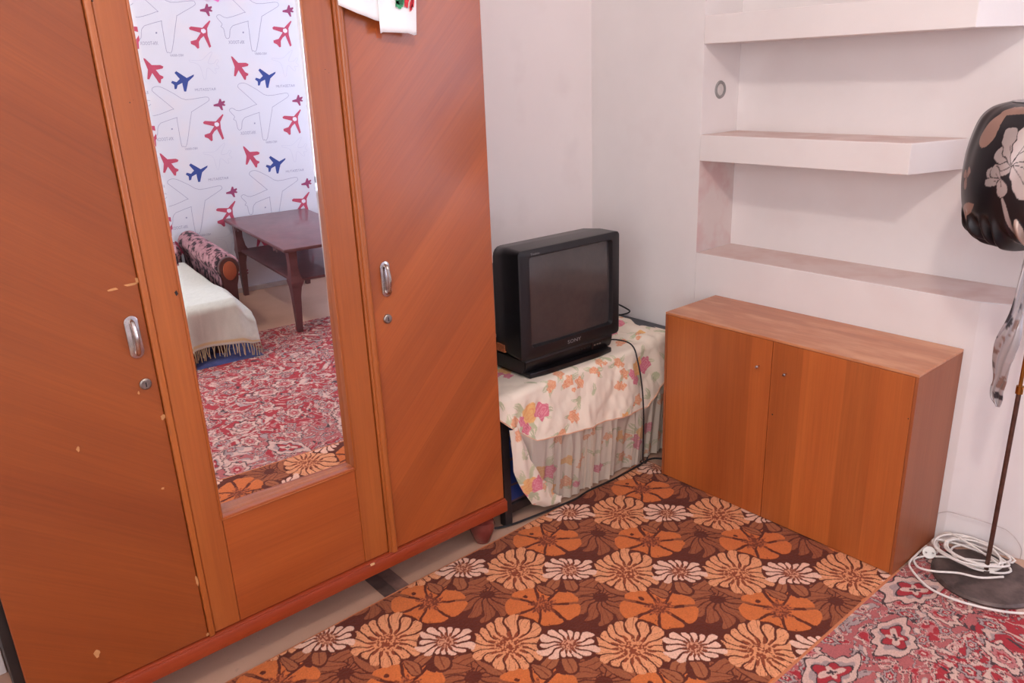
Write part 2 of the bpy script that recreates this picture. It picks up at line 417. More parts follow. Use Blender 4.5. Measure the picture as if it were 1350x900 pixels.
LN = {
  'big': [(-0.536, 1.027), (-0.554, 1.007), (-0.563, 0.968), (-0.578, 0.96), (-0.586, 0.974), (-0.59, 1.012), (-0.603, 1.021), (-0.594, 1.035), (-0.611, 1.058), (-0.619, 1.074), (-0.601, 1.083), (-0.563, 1.067), (-0.468, 1.094), (-0.464, 1.103), (-0.544, 1.185), (-0.553, 1.199), (-0.547, 1.211), (-0.525, 1.217), (-0.497, 1.209), (-0.442, 1.175), (-0.387, 1.142), (-0.279, 1.151), (-0.261, 1.141), (-0.271, 1.125), (-0.357, 1.08), (-0.37, 1.06), (-0.417, 0.904), (-0.437, 0.895), (-0.447, 0.906), (-0.449, 1.036), (-0.453, 1.049), (-0.536, 1.027)],
  'small_outline': [(-0.799, 1.347), (-0.738, 1.344), (-0.7, 1.37), (-0.677, 1.386), (-0.672, 1.38), (-0.699, 1.334), (-0.691, 1.325), (-0.665, 1.329), (-0.652, 1.345), (-0.641, 1.339), (-0.656, 1.319), (-0.643, 1.308), (-0.649, 1.297), (-0.667, 1.298), (-0.662, 1.277), (-0.673, 1.274), (-0.695, 1.298), (-0.711, 1.299), (-0.723, 1.249), (-0.735, 1.249), (-0.744, 1.305), (-0.761, 1.327), (-0.796, 1.337), (-0.799, 1.347)]}
SMI = {'blue': 0, 'redA': 1, 'hub': 3, 'redB': 1, 'small': 2, 'dot': 4}
def text_mesh(s, size):
    cu = bpy.data.curves.new('t', 'FONT'); cu.body = s; cu.size = size; cu.align_x = 'CENTER'; cu.resolution_u = 2
    o = bpy.data.objects.new('t', cu); COL.objects.link(o)
    dg = bpy.context.evaluated_depsgraph_get(); me = bpy.data.meshes.new_from_object(o.evaluated_get(dg))
    V = [v.co.copy() for v in me.vertices]; F = [list(p.vertices) for p in me.polygons]
    bpy.data.objects.remove(o); bpy.data.curves.remove(cu); bpy.data.meshes.remove(me)
    return V, F
def put_text(bm, s, size, origin, ux, uy, mi=0, sx=1.0):
    V, F = text_mesh(s, size); o = Vector(origin); ux = Vector(ux); uy = Vector(uy)
    vs_ = [bm.verts.new(o + ux * v.x * sx + uy * v.y) for v in V]
    for f in F:
        try: bm.faces.new([vs_[i] for i in f]).material_index = mi
        except Exception: pass
PY, PZ = .463, .494
bm = BM()
xs = XW - .0004
from mathutils.geometry import tessellate_polygon
for i in range(-5, 3):
    for j in range(-3, 4):
        dy, dz = i * PY, j * PZ
        if j == 3 and False: continue
        for k, pts in S.items():
            pp = [Vector((xs - (.0003 if k == 'hub' else 0), y + dy, z + dz)) for y, z in pts]
            if max(p.z for p in pp) > ZC or min(p.z for p in pp) < .01: continue
            if max(p.y for p in pp) > .4 or min(p.y for p in pp) < -3.15: continue
            vs_ = [bm.verts.new(p) for p in pp]
            for tri in tessellate_polygon([pp]): bm.faces.new([vs_[q] for q in tri]).material_index = SMI[k]
        for k, pts in LN.items():
            pp = [Vector((xs, y + dy, z + dz)) for y, z in pts]
            if max(p.z for p in pp) > ZC or min(p.z for p in pp) < .01: continue
            if max(p.y for p in pp) > .4 or min(p.y for p in pp) < -3.15: continue
            w = .0011 if k == 'big' else .0008
            C = spline(pp, 3); n = len(C) - 1; L_, R_ = [], []
            for q in range(n):
                d = (C[(q + 1) % n] - C[(q - 1) % n]); nn = Vector((0, -d.z, d.y)).normalized() * w
                L_.append(bm.verts.new(C[q] + nn)); R_.append(bm.verts.new(C[q] - nn))
            for q in range(n): bm.faces.new((L_[q], L_[(q + 1) % n], R_[(q + 1) % n], R_[q])).material_index = 4 if k == 'big' else 5
        for s, (y, z), sz, sx in (('XN-TOOOX', (-.991, 1.426), .026, .62), ('NEO-000AV', (-.86, 1.366), .018, .75), ('RATZEATUM', (-.736, 1.184), .02, 1.0)):
            if not (.05 < z + dz < ZC - .05 and -3.1 < y + dy < .35): continue
            put_text(bm, s, sz, (xs, y + dy, z + dz), (0, -1, 0), (0, 0, 1), 4, sx)
inks = [plain('ink_navy', (54, 72, 140), .8, var=.03), plain('ink_red', (186, 74, 98), .8, var=.03), plain('ink_purple', (150, 66, 104), .8, var=.03),
        plain('ink_white', (226, 222, 232), .8, var=.02), plain('ink_grey', (150, 150, 176), .8, var=.02), plain('ink_pale_grey', (196, 196, 212), .8, var=.02)]
obj('printed_aeroplanes', bm, inks, wr, kind='stuff', label='red, navy and outlined aeroplanes with small captions printed on the wallpaper')
bm = BM(); box(bm, XW - .012, XW, -3.2, .45, 0, .03, .003); struct('baseboard_right', bm, plain('skirting_grey', (190, 176, 170), .5))
# pink sticker on wallpaper
t = thing('wall_sticker', 'pink and white paper bow sticker high on the aeroplane wallpaper', 'sticker', (XW - .003, -.62, 1.66))
bm = BM(); lathe(bm, [(0, -.002), (.022, -.002), (.023, 0)], (XW - .001, -.655, 1.665), 20, 'x'); obj('paper', bm, plain('sticker_white', (214, 200, 214), .6, var=.05), t)
bm = BM(); prism(bm, [(-.632, 1.655), (-.60, 1.64), (-.585, 1.66), (-.59, 1.70), (-.632, 1.68)], XW - .004, XW - .001, .001, 'x', seg=1)
obj('bow', bm, plain('sticker_pink', (236, 120, 190), .6, var=.05), t)
# window in the back wall beyond the niches (out of view, mirrored in the varnish)
M_WFRAME = plain('white_window_paint', (232, 230, 228), .4, var=.02)
bm = BM()
for a in ((2.3, 2.35), (3.35, 3.4)): box(bm, a[0], a[1], .5, .56, .58, 2.15, .004)
box(bm, 2.3, 3.4, .5, .56, .58, .64, .004); box(bm, 2.3, 3.4, .5, .56, 2.09, 2.15, .004); box(bm, 2.82, 2.88, .5, .56, .58, 2.15, .004)
w1 = struct('window_1', bm, M_WFRAME)
t_ = NT('window_glass'); gl = t_.n('ShaderNodeBsdfGlossy'); gl.inputs['Roughness'].default_value = .02
tr = t_.n('ShaderNodeBsdfTransparent'); mx = t_.n('ShaderNodeMixShader'); mx.inputs[0].default_value = .07
t_.l(tr.outputs[0], mx.inputs[1]); t_.l(gl.outputs[0], mx.inputs[2]); t_.l(mx.outputs[0], t_.out.inputs[0])
for a, b in ((2.35, 2.82), (2.88, 3.35)):
    bm = BM(); box(bm, a, b, .528, .532, .64, 2.09); obj('pane', bm, t_.m, w1)
bm = BM(); box(bm, 2.25, 3.45, .33, .52, .58, .60, .006); obj('window_sill', bm, M_WFRAME, w1)
bm = BM()
for a in ((1.6, 1.66), (2.47, 2.53), (3.34, 3.4)): box(bm, a[0], a[1], -3.30, -3.24, .7, 2.3, .004)
box(bm, 1.6, 3.4, -3.30, -3.24, .7, .76, .004); box(bm, 1.6, 3.4, -3.30, -3.24, 2.24, 2.3, .004)
w2 = struct('added_fill_window', bm, M_WFRAME)  # unseen window added to give the front fill light an opening
for a, b in ((1.66, 2.47), (2.53, 3.34)):
    bm = BM(); box(bm, a, b, -3.272, -3.268, .76, 2.24); obj('pane', bm, t_.m, w2)

# ------------------------------------------------------------------ ceiling lamp: the room's main light
t = thing('ceiling_lamp', 'round glowing globe lamp hanging from the white ceiling', 'lamp', (2.16, -1.77, ZC))
bm = BM(); lathe(bm, [(0, ZC - .03), (.045, ZC - .028), (.05, ZC - .001)], (2.16, -1.77, 0), 24); tube(bm, [(2.16, -1.77, ZC - .02), (2.16, -1.77, 2.63)], .006)
obj('stem', bm, M_NICKEL, t, smooth=True)
e = NT('lit_globe'); em = e.n('ShaderNodeEmission'); em.inputs[0].default_value = (*LAMP_COLOR, 1); em.inputs[1].default_value = LAMP_STRENGTH
e.l(em.outputs[0], e.out.inputs[0])
bm = BM(); bmesh.ops.create_uvsphere(bm, u_segments=24, v_segments=16, radius=.062); bmesh.ops.translate(bm, vec=(2.16, -1.77, 2.56), verts=bm.verts)
obj('globe', bm, e.m, t, smooth=True)

# ------------------------------------------------------------------ wardrobe
YL, YR = -2.15, -.916
XF = .520
wd = thing('wardrobe', 'large varnished three-door wardrobe with a mirror in its middle door', 'wardrobe', (.27, -1.53, 0))
bm = BM()
box(bm, .035, .505, YL - .018, YL + .006, .107, 1.80, .002); obj('side_panel', bm, M_DARKSIDE, wd, label='near-black side board')
bm = BM(); box(bm, .035, .477, YR - .020, YR - .001, .107, 1.80, .002); obj('side_panel', bm, M_DARKSIDE, wd, label='near-black side board')
bm = BM(); box(bm, .035, .05, YL + .018, YR - .02, .107, 1.80); box(bm, .035, .47, YL + .018, YR - .02, .12, .14); box(bm, .035, .515, YL, YR - .001, 1.80, 1.822, .003)
box(bm, .05, .47, -1.80, -1.785, .14, 1.8); box(bm, .05, .47, -1.325, -1.31, .14, 1.8)
obj('carcass', bm, M_WF, wd)
bm = BM(); box(bm, .44, .531, YL - .002, YR + .004, .107, .1435, .004)
box(bm, .44, .527, YL, YR + .002, .141, .1475, .002)
obj('bottom_rail', bm, M_WRAIL, wd, smooth=True, label='redder bottom rail with chipped edge')
bm = BM(); box(bm, .44, .528, YL, YR + .002, 1.765, 1.80, .004); obj('top_rail', bm, M_WRAIL, wd)
def handle(y, z, parent, tilt=0):
    bm = BM()
    pts = []
    for k in range(28):
        a = 2 * PI * k / 28; w = .0135; h = .044
        yy = w * math.cos(a); zz = (h - w) * (1 if math.sin(a) > 0 else -1) + w * math.sin(a)
        pts.append((y + yy, z + zz))
    prism(bm, pts, XF, XF + .004, .0012, 'x', seg=2)
    h = obj('handle', bm, M_CHROME, parent, smooth=True, label='chrome pull handle on an oval plate')
    bm = BM(); P = spline([(XF + .003, y, z + .034), (XF + .014, y, z + .029), (XF + .021, y, z), (XF + .014, y, z - .029), (XF + .003, y, z - .034)], 6)
    tube(bm, P, .0045, 10, flat=1.0); obj('grip', bm, M_CHROME, h, smooth=True)
def lock(y, z, parent):
    bm = BM(); lathe(bm, [(.0115, XF), (.0115, XF + .004), (.009, XF + .006), (0, XF + .0063)], (0, y, z), 24, 'x')
    l = obj('lock', bm, M_NICKEL, parent, smooth=True)
    bm = BM(); box(bm, XF + .006, XF + .0068, y - .001, y + .001, z - .005, z + .005); obj('keyhole', bm, M_BLACKP, l)
# left door
ld = BM(); box(ld, .478, XF, YL, -1.7985, .150, 1.762, .002)
ldo = obj('left_door', ld, M_WL, wd, label='left door with diagonal veneer, small chips and scuffs')
bm = BM(); box(bm, .49, XF + .007, -1.7975, -1.784, .148, 1.762, .0035, 3); obj('door_bead', bm, M_WF, wd, smooth=True)
handle(-1.826, .880, ldo); lock(-1.8225, .780, ldo)
# chips and scuffs, thin bare wood spots
bm = BM()
for y, z, a, b in ((-1.812, .984, .012, .003), (-1.845, .981, .009, .003), (-1.80, .99, .003, .007), (-1.802, .70, .005, .006), (-1.838, .765, .002, .003), (-1.80, .30, .003, .012), (-1.965, .685, .003, .005), (-2.02, .23, .006, .008), (-1.83, .545, .003, .003), (-1.80, .155, .004, .004)):
    pts = [(y + a * math.cos(q) * (1 + .3 * math.sin(3 * q + y * 90)), z + b * math.sin(q) * (1 + .3 * math.cos(2 * q + z * 70))) for q in np.linspace(0, 2 * PI, 11)[:-1]]
    prism(bm, pts, XF - .0005, XF + .0005, 0, 'x')
obj('chip', bm, M_CHIP2, ldo, kind='stuff', label='pale chips in the varnish')
# middle door: stiles, rails, mirror, lower panel
cd = BM(); box(cd, .48, XF, -1.783, -1.7225, .150, 1.762, .003)
md = obj('middle_door', cd, M_WF, wd, label='middle door frame around the mirror')
bm = BM(); box(bm, .48, XF, -1.386, -1.3165, .150, 1.762, .003); obj('door_stile', bm, M_WF, md)
bm = BM(); box(bm, .478, XF - .001, -1.7222, -1.3863, .150, .4275, .002); obj('lower_panel', bm, M_WFH, md)
bm = BM(); box(bm, .478, XF - .001, -1.7222, -1.3863, 1.62, 1.762, .002); obj('upper_panel', bm, M_WFH, md)
bm = BM()
box(bm, .49, XF + .003, -1.7265, -1.7205, .424, 1.62, .002); box(bm, .49, XF + .003, -1.388, -1.382, .424, 1.62, .002); prism(bm, [(.480, .4215), (.480, .4283), (.502, .4283), (XF + .003, .4215)], -1.7265, -1.382, .0008, 'y', seg=1)
obj('mirror_bead', bm, M_WF, md, smooth=True)
tm = NT('mirror_silver'); tm.b.inputs['Base Color'].default_value = (.90, .90, .93, 1); tm.b.inputs['Metallic'].default_value = 1; tm.b.inputs['Roughness'].default_value = .004
gb = tm.noise(tm.coords(), 3, 2, .5); tm.l(tm.ramp(gb, [(.3, (.89, .89, .92)), (.7, (.91, .91, .94))]), tm.b.inputs['Base Color'])
def mx_(y, z): return .503 + .0357 * (y + 1.55) + .0202 * (z - .9)
bm = BM()
o4 = [(-1.7215, .428), (-1.3875, .428), (-1.3875, 1.62), (-1.7215, 1.62)]; bw = .011
i4 = [(-1.7215 + bw, .428 + bw), (-1.3875 - bw, .428 + bw), (-1.3875 - bw, 1.62 - bw), (-1.7215 + bw, 1.62 - bw)]
vo = [bm.verts.new((mx_(y, z) - .0011, y, z)) for y, z in o4]; vi = [bm.verts.new((mx_(y, z), y, z)) for y, z in i4]
vb = [bm.verts.new((mx_(y, z) - .005, y, z)) for y, z in o4]
bm.faces.new(vi); bm.faces.new(vb[::-1])
for k in range(4):
    bm.faces.new((vo[k], vo[(k + 1) % 4], vi[(k + 1) % 4], vi[k])); bm.faces.new((vb[k], vb[(k + 1) % 4], vo[(k + 1) % 4], vo[k]))
obj('mirror', bm, tm.m, md, label='bevelled mirror glass')
bm = BM(); prism(bm, [(-1.735, .952), (-1.7305, .956), (-1.728, .948), (-1.7325, .944)], XF, XF + .0006, 0, 'x')
for y, z, r in ((-1.751, 1.318, .004), (-1.744, 1.322, .002), (-1.347, 1.364, .0035), (-1.339, 1.357, .003), (-1.78, 1.49, .003)):
    lathe(bm, [(0, XF + .0004), (r, XF - .001)], (0, y, z), 8, 'x')
obj('knot', bm, M_DARKSIDE, md, kind='stuff', label='small dark knots in the stiles')
# astragal and right door
bm = BM(); b = BM(); pts = [(XF - .02, -1.3155), (XF + .004, -1.3155), (XF + .007, -1.313), (XF + .007, -1.3115)] + [(XF + .007 + .007 * math.sin(q), -1.3025 + .0085 * -math.cos(q)) for q in np.linspace(0, PI, 9)] + [(XF + .006, -1.2925), (XF - .02, -1.2925)]
prism(bm, pts, .149, 1.762); obj('cover_moulding', bm, M_WF, wd, smooth=True, label='rounded cover moulding between middle and right door')
rd = BM(); box(rd, .478, XF, -1.2905, YR - .001, .150, 1.762, .002)
rdo = obj('right_door', rd, M_WR, wd, label='right door with banded diagonal veneer')
handle(-1.249, .884, rdo); lock(-1.254, .785, rdo)
bm = BM()
box(bm, XF - .001, XF + .0004, -1.214, -1.2, 1.425, 1.47); obj('unfaded_patch', bm, M_TAPE, rdo)
bm = BM(); box(bm, .5282, .5316, -1.379, -1.367, .1405, .1452); obj('chip', bm, M_CHIP, wd, label='pale chip on the bottom rail')
# turned feet
def foot(x, y):
    bm = BM(); lathe(bm, [(.018, 0), (.024, .002), (.030, .018), (.037, .038), (.040, .056), (.036, .072), (.026, .080), (.022, .084), (.028, .088), (.03, .094), (.028, .1065)], (x, y, 0), 28)
    obj('foot', bm, M_FOOT, wd, smooth=True)
for x, y in ((.467, -.965), (.467, -2.10), (.09, -.962), (.09, -2.10)): foot(x, y)

# ------------------------------------------------------------------ embroidered napkin hanging over the wardrobe top
nk = thing('embroidered_napkin', 'white napkin with red and green embroidery draped over the wardrobe top', 'napkin', (.5, -1.2, 1.822))
def cloth_strip(name, prof_top, prof_bot, x0, parent, mat, wave=.004, zt=1.826, flip=0):
    nu, nv = 60, 50
    U, V = np.meshgrid(np.linspace(0, 1, nu), np.linspace(0, 1, nv), indexing='ij')
    yt = prof_top[0] + (prof_top[1] - prof_top[0]) * U
    zb = np.interp(U, [p[0] for p in prof_bot], [p[2] for p in prof_bot]); yb = np.interp(U, [p[0] for p in prof_bot], [p[1] for p in prof_bot])
    Lt = .22
    s = V
    Y = yt + (yb - yt) * np.clip((s - .35) / .65, 0, 1)
    X = np.where(s < .35, .30 + (x0 - .30) * s / .35, x0 + .004 * np.sin(9 * Y * 6 + 1) * np.clip((s - .35) * 3, 0, 1) + wave * np.sin(40 * Y) * np.clip((s - .35) * 3, 0, 1))
    Z = np.where(s < .35, zt, zt - (zt - zb) * (s - .35) / .65)
    Z = np.where(s < .35, Z, Z)
    o = grid_obj(name, X, Y, Z, None, mat, parent)
    m = o.modifiers.new('solid', 'SOLIDIFY'); m.thickness = .0012; m.offset = 1
    return o
nkl = cloth_strip('left_flap', (-1.33, -1.19), [(0, -1.3105, 1.490), (.3, -1.272, 1.474), (.75, -1.226, 1.4605), (1, -1.205, 1.457)], .544, nk, M_WHITECLOTH, .002)
nkr = cloth_strip('right_flap', (-1.22, -1.09), [(0, -1.2185, 1.434), (.05, -1.212, 1.4365), (.7, -1.15, 1.434), (.9, -1.133, 1.4295), (1, -1.126, 1.431)], .549, nk, M_WHITECLOTH, .0015, 1.8285)
bm = BM()
def blob(bm, y, z, a, b, rot=0, x=.5555, n=14, w=.2, mi=0):
    pts = []
    for q in np.linspace(0, 2 * PI, n + 1)[:-1]:
        r = 1 + w * math.sin(5 * q + y * 300); u, v = a * r * math.cos(q), b * r * math.sin(q)
        pts.append((y + u * math.cos(rot) - v * math.sin(rot), z + u * math.sin(rot) + v * math.cos(rot)))
    prism(bm, pts, x - .0012, x, 0, 'x', mi)
blob(bm, -1.168, 1.505, .013, .014, .3); blob(bm, -1.1705, 1.492, .010, .008, -.4)
blob(bm, -1.2, 1.56, .012, .02, .5); blob(bm, -1.14, 1.57, .02, .01, .3)
blob(bm, -1.166, 1.500, .006, .008, .2, .5562, mi=1)
for a in ((-1.150, 1.503, .006, .018), (-1.139, 1.495, .0025, .016), (-1.1335, 1.505, .004, .02), (-1.145, 1.54, .018, .02), (-1.17, 1.57, .02, .018), (-1.1385, 1.487, .002, .008)):
    blob(bm, a[0], a[1], a[2], a[3], -.15 if a[2] > .003 else -.3, mi=2)
obj('embroidery', bm, [M_GREEN, M_GREEND, M_RED], nkr, kind='stuff', label='red flower with green leaves')

# ------------------------------------------------------------------ low cabinet
CX0, CX1, CD, CH, CZ = .5845, 1.3833, .2672, .593, .0068
cb = thing('low_cabinet', 'low two-door wooden cabinet against the niche wall', 'cabinet', (.585, -.13, CZ))
TH = .008
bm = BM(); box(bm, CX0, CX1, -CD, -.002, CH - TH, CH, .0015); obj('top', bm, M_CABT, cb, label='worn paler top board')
bm = BM(); box(bm, CX1 - TH, CX1, -CD, -.002, CZ, CH - TH, .001); obj('side_panel', bm, M_CABS, cb)
bm = BM(); box(bm, CX0, CX0 + TH, -CD, -.002, CZ, CH - TH, .001); obj('side_panel', bm, M_CABS, cb)
bm = BM(); box(bm, CX0 + TH, CX1 - TH, -CD + .012, -.002, CZ, CZ + .012); box(bm, CX0 + TH, CX1 - TH, -.014, -.002, CZ + .012, CH - TH); obj('carcass', bm, M_CABS, cb)
def knob(x, z, p):
    bm = BM(); lathe(bm, [(.0025, -CD), (.0022, -CD - .008), (.0045, -CD - .010), (.0052, -CD - .014), (.0035, -CD - .017), (0, -CD - .0175)], (x, 0, z), 16, 'y')
    obj('knob', bm, M_CHROME, p, smooth=True)
bm = BM(); box(bm, CX0 + TH + .001, .9735, -CD + .0008, -CD + .013, CZ + .002, CH - TH - .001, .0012); d1 = obj('door', bm, M_CABF, cb)
bm = BM(); box(bm, .9755, CX1 - TH - .001, -CD + .0008, -CD + .013, CZ + .002, CH - TH - .001, .0012); d2 = obj('door', bm, M_CABF, cb)
knob(.935, .499, d1); knob(1.024, .498, d2)
bm = BM(); lathe(bm, [(0, -CD - .0002), (.003, -CD + .001)], (.989, 0, .36), 8, 'y'); lathe(bm, [(0, -CD - .0002), (.002, -CD + .001)], (1.37, 0, .47), 8, 'y')
obj('knot', bm, M_DARKSIDE, d2, kind='stuff')

# ------------------------------------------------------------------ rugs
def petals(D, th, R, n, rot, gap, core, seed, wob=.25, tip=.3, sharp=4):
    """mask of petals, mask of core, for polar fields D (distance), th (angle)"""
    a = (th - rot) / (2 * PI) * n; i = np.floor(a); f = a - i
    hv = hsh((i % n), i * 0 + seed, seed)
    Rp = R * (1 - wob + 2 * wob * hv * .7)
    e = np.abs(f - .5) * 2                      # 0 at petal axis, 1 at border
    dist = D * np.sin((1 - e) * PI / n)
    tipr = Rp * (1 - tip * e ** sharp)
    return (dist > gap) & (D < tipr) & (D > core), (D <= core * 1.15)
def lattice_fields(X, Y, off, P=(0.2165, .2158), warp=(0, 0)):
    # centred lattice: basis a=(P0,P1), b=(P0,-P1)
    gx = X - off[0]; gy = Y - off[1]
    u = (gx / P[0] + gy / P[1]) / 2; v = (gx / P[0] - gy / P[1]) / 2
    best = np.full(X.shape, 1e9); bx = np.zeros(X.shape); by = np.zeros(X.shape); bi = np.zeros(X.shape)
    for du in (0, 1):
        for dv in (0, 1):
            iu = np.floor(u) + du; iv = np.floor(v) + dv
            cx = (iu + iv) * P[0]; cy = (iu - iv) * P[1]
            dx = gx - cx; dy = gy - cy; d = dx * dx + dy * dy
            m = d < best; best = np.where(m, d, best); bx = np.where(m, dx, bx); by = np.where(m, dy, by); bi = np.where(m, iu * 7 + iv * 13, bi)
    return bx, by
def orange_pattern(X, Y):
    wx = (fbm(X * 30, Y * 30, 3, 2) - .5) * .012; wy = (fbm(X * 30, Y * 30, 9, 2) - .5) * .012
    A0 = (.655, -.555)
    grain = .88 + .24 * vn(X * 420, Y * 420, 5)
    DKB, DK2 = (94, 38, 22), (122, 56, 32)
    img = np.ones(X.shape + (3,)) * nlin(DKB) * grain[..., None]
    up = math.atan2(1, -1)          # direction in which every flower of the weave points
    def fl(off, warp=1.0):
        bx, by = lattice_fields(X + wx * warp, Y + wy * warp, (A0[0] + off[0], A0[1] + off[1]))
        return bx, by, np.hypot(bx, by), (np.arctan2(by, bx) - up + PI) % (2 * PI) - PI      # 0 = up
    def ell(bx, by, a, c, L, W, r):
        """leaf: centre given along up / across, rotation r"""
        uu = bx * math.cos(up) + by * math.sin(up) - a; vv = -(bx * math.sin(up) - by * math.cos(up)) - c
        x_ = uu * math.cos(r) + vv * math.sin(r); y_ = -uu * math.sin(r) + vv * math.cos(r)
        return (x_ / L) ** 2 + (y_ / (W * (1 - .35 * x_ / L))) ** 2, x_, y_
    # brown leafy flower: wide, spiky petals low, folded leaves on top
    bx, by, D, T = fl((.031, -.136))
    Rm = .106 * (1 + .08 * np.cos(2 * (T - PI / 2)) - .16 * np.cos(T))
    m, c = petals(D / Rm, T + .12 * np.sin(D * 60), 1.0, 14, .3, .020, .18, 4, .12, .42, 2); put(img, m, (148, 82, 50), grain)
    vein = (np.abs(np.sin(T * 21 + 2)) < .22) & m & (D > .03); put(img, vein, DK2, grain)
    for a, c_, L, W, r in ((.045, -.03, .055, .020, .9), (.05, .03, .055, .018, -.8), (.02, .055, .05, .017, -1.5)):
        e, x_, y_ = ell(bx, by, a, c_, L, W, r); put(img, e < 1.35, DKB, grain); put(img, e < 1, (152, 86, 54), grain); put(img, (np.abs(y_) < .0016) & (e < .9), DK2, grain)
    # orange poppy: few broad petals, one horn pointing up
    bx, by, D, T = fl((-.048, .160)); Rm = .098 * (1 - .04 * np.cos(T) + .13 * np.cos(2 * (T - PI / 2)))
    put(img, D < .066, DKB, grain)
    m, c = petals(D / Rm, T, 1.0, 7, .35, .045, .0, 11, .12, .16, 6); put(img, m, (202, 108, 54), grain)
    notch = (vn(T * 3.1 + 5, D * 50, 17) > .80) & (D > .05) & (D < .09); put(img, notch, DKB, grain)
    cen = D < .030 * (1 + .45 * np.sin(T * 9 + 1) * np.cos(T * 4)); put(img, cen, DK2, grain)
    put(img, cen & (vn(X * 260, Y * 260, 3) > .58), (176, 92, 52), grain)
    # small bud with two leaves beside the poppy
    bx, by, D, T = fl((-.080, -.172))
    for a, c_, L, W, r in ((.0, -.020, .036, .017, .35), (.002, .022, .034, .015, -.5), (-.028, .046, .030, .013, .9)):
        e, x_, y_ = ell(bx, by, a, c_, L, W, r); put(img, e < 1.5, DKB, grain); put(img, e < 1, (158, 92, 58), grain); put(img, (np.abs(y_) < .0015) & (e < .8), DK2, grain)
    # big cream daisy
    bx, by, D, T = fl((0, 0)); ox, oy = -.010 * math.cos(up), -.010 * math.sin(up)
    D = np.hypot(bx - ox, by - oy); T = (np.arctan2(by - oy, bx - ox) - up + PI) % (2 * PI) - PI
    Rm = .100 * (1 + .15 * np.cos(T) + .03 * np.cos(3 * T + 1))
    put(img, D < Rm * .96, DKB, grain)
    m, c = petals(D / Rm, T + .10 * np.sin(D * 55 + 2 * T), 1.0, 17, .1, .023, .0, 14, .13, .2, 4); put(img, m, (222, 150, 106), grain)
    half = (np.abs(np.sin(T * 17 + 1.5)) < .10) & (D > Rm * .62) & m; put(img, half, (150, 78, 46), grain)
    rs = .040 * (1 + .35 * np.sin(T * 17)); put(img, D < rs, (140, 66, 38), grain)
    st = (vn(X * 250, Y * 250, 21) > .55) & (D < .034); put(img, st, (216, 142, 98), grain)
    # small white daisy
    bx, by, D, T = fl((.106, .102)); Rm = .068 * (1 + .08 * np.cos(T) + .16 * np.cos(2 * (T - PI / 2)))
    put(img, D < Rm * .95, DKB, grain)
    m, c = petals(D / Rm, T + .1 * np.sin(D * 80), 1.0, 15, .5, .034, .0, 19, .2, .3, 3); put(img, m, (230, 182, 158), grain)
    put(img, D < .025 * (1 + .3 * np.sin(T * 15)), (140, 70, 46), grain)
    st = (vn(X * 280, Y * 280, 31) > .52) & (D < .021); put(img, st, (208, 144, 112), grain)
    return img
ny, nx_ = 1000, 560
V, U = np.meshgrid(np.linspace(0, 1, ny), np.linspace(0, 1, nx_), indexing='xy')
RY = -.225 + (-2.25 + .225) * V
XLft = np.interp(-RY, [.217, .30, .40, .96, 1.2, 1.777, 2.25], [.447, .478, .490, .500, .500, .517, .530])
RX = XLft + (1.388 - XLft) * U
colr = orange_pattern(RX, RY)
edge = (U < .006) | (U > .992) | (V < .003)
colr = np.where(edge[..., None], nlin((196, 118, 78)), colr)
lum = colr.sum(-1); RZ = .0052 + .0012 * np.clip(lum / .8, 0, 1)
RZ = RZ + .0012 * (vn(RX * 300, RY * 300, 2) - .5)
RZ[0, :] = 0.0008; RZ[-1, :] = .0035; RZ[:, 0] = .0008
RZ = np.minimum(RZ, .0066)
M_RUG = vcol('orange_rug_pile', .95, .15, .1, fuzz=.16)
orug = grid_obj('flowered_rug', RX, RY, RZ, colr, M_RUG, None)
tag(orug, 'brown and orange rug with cream and orange flowers', 'rug')

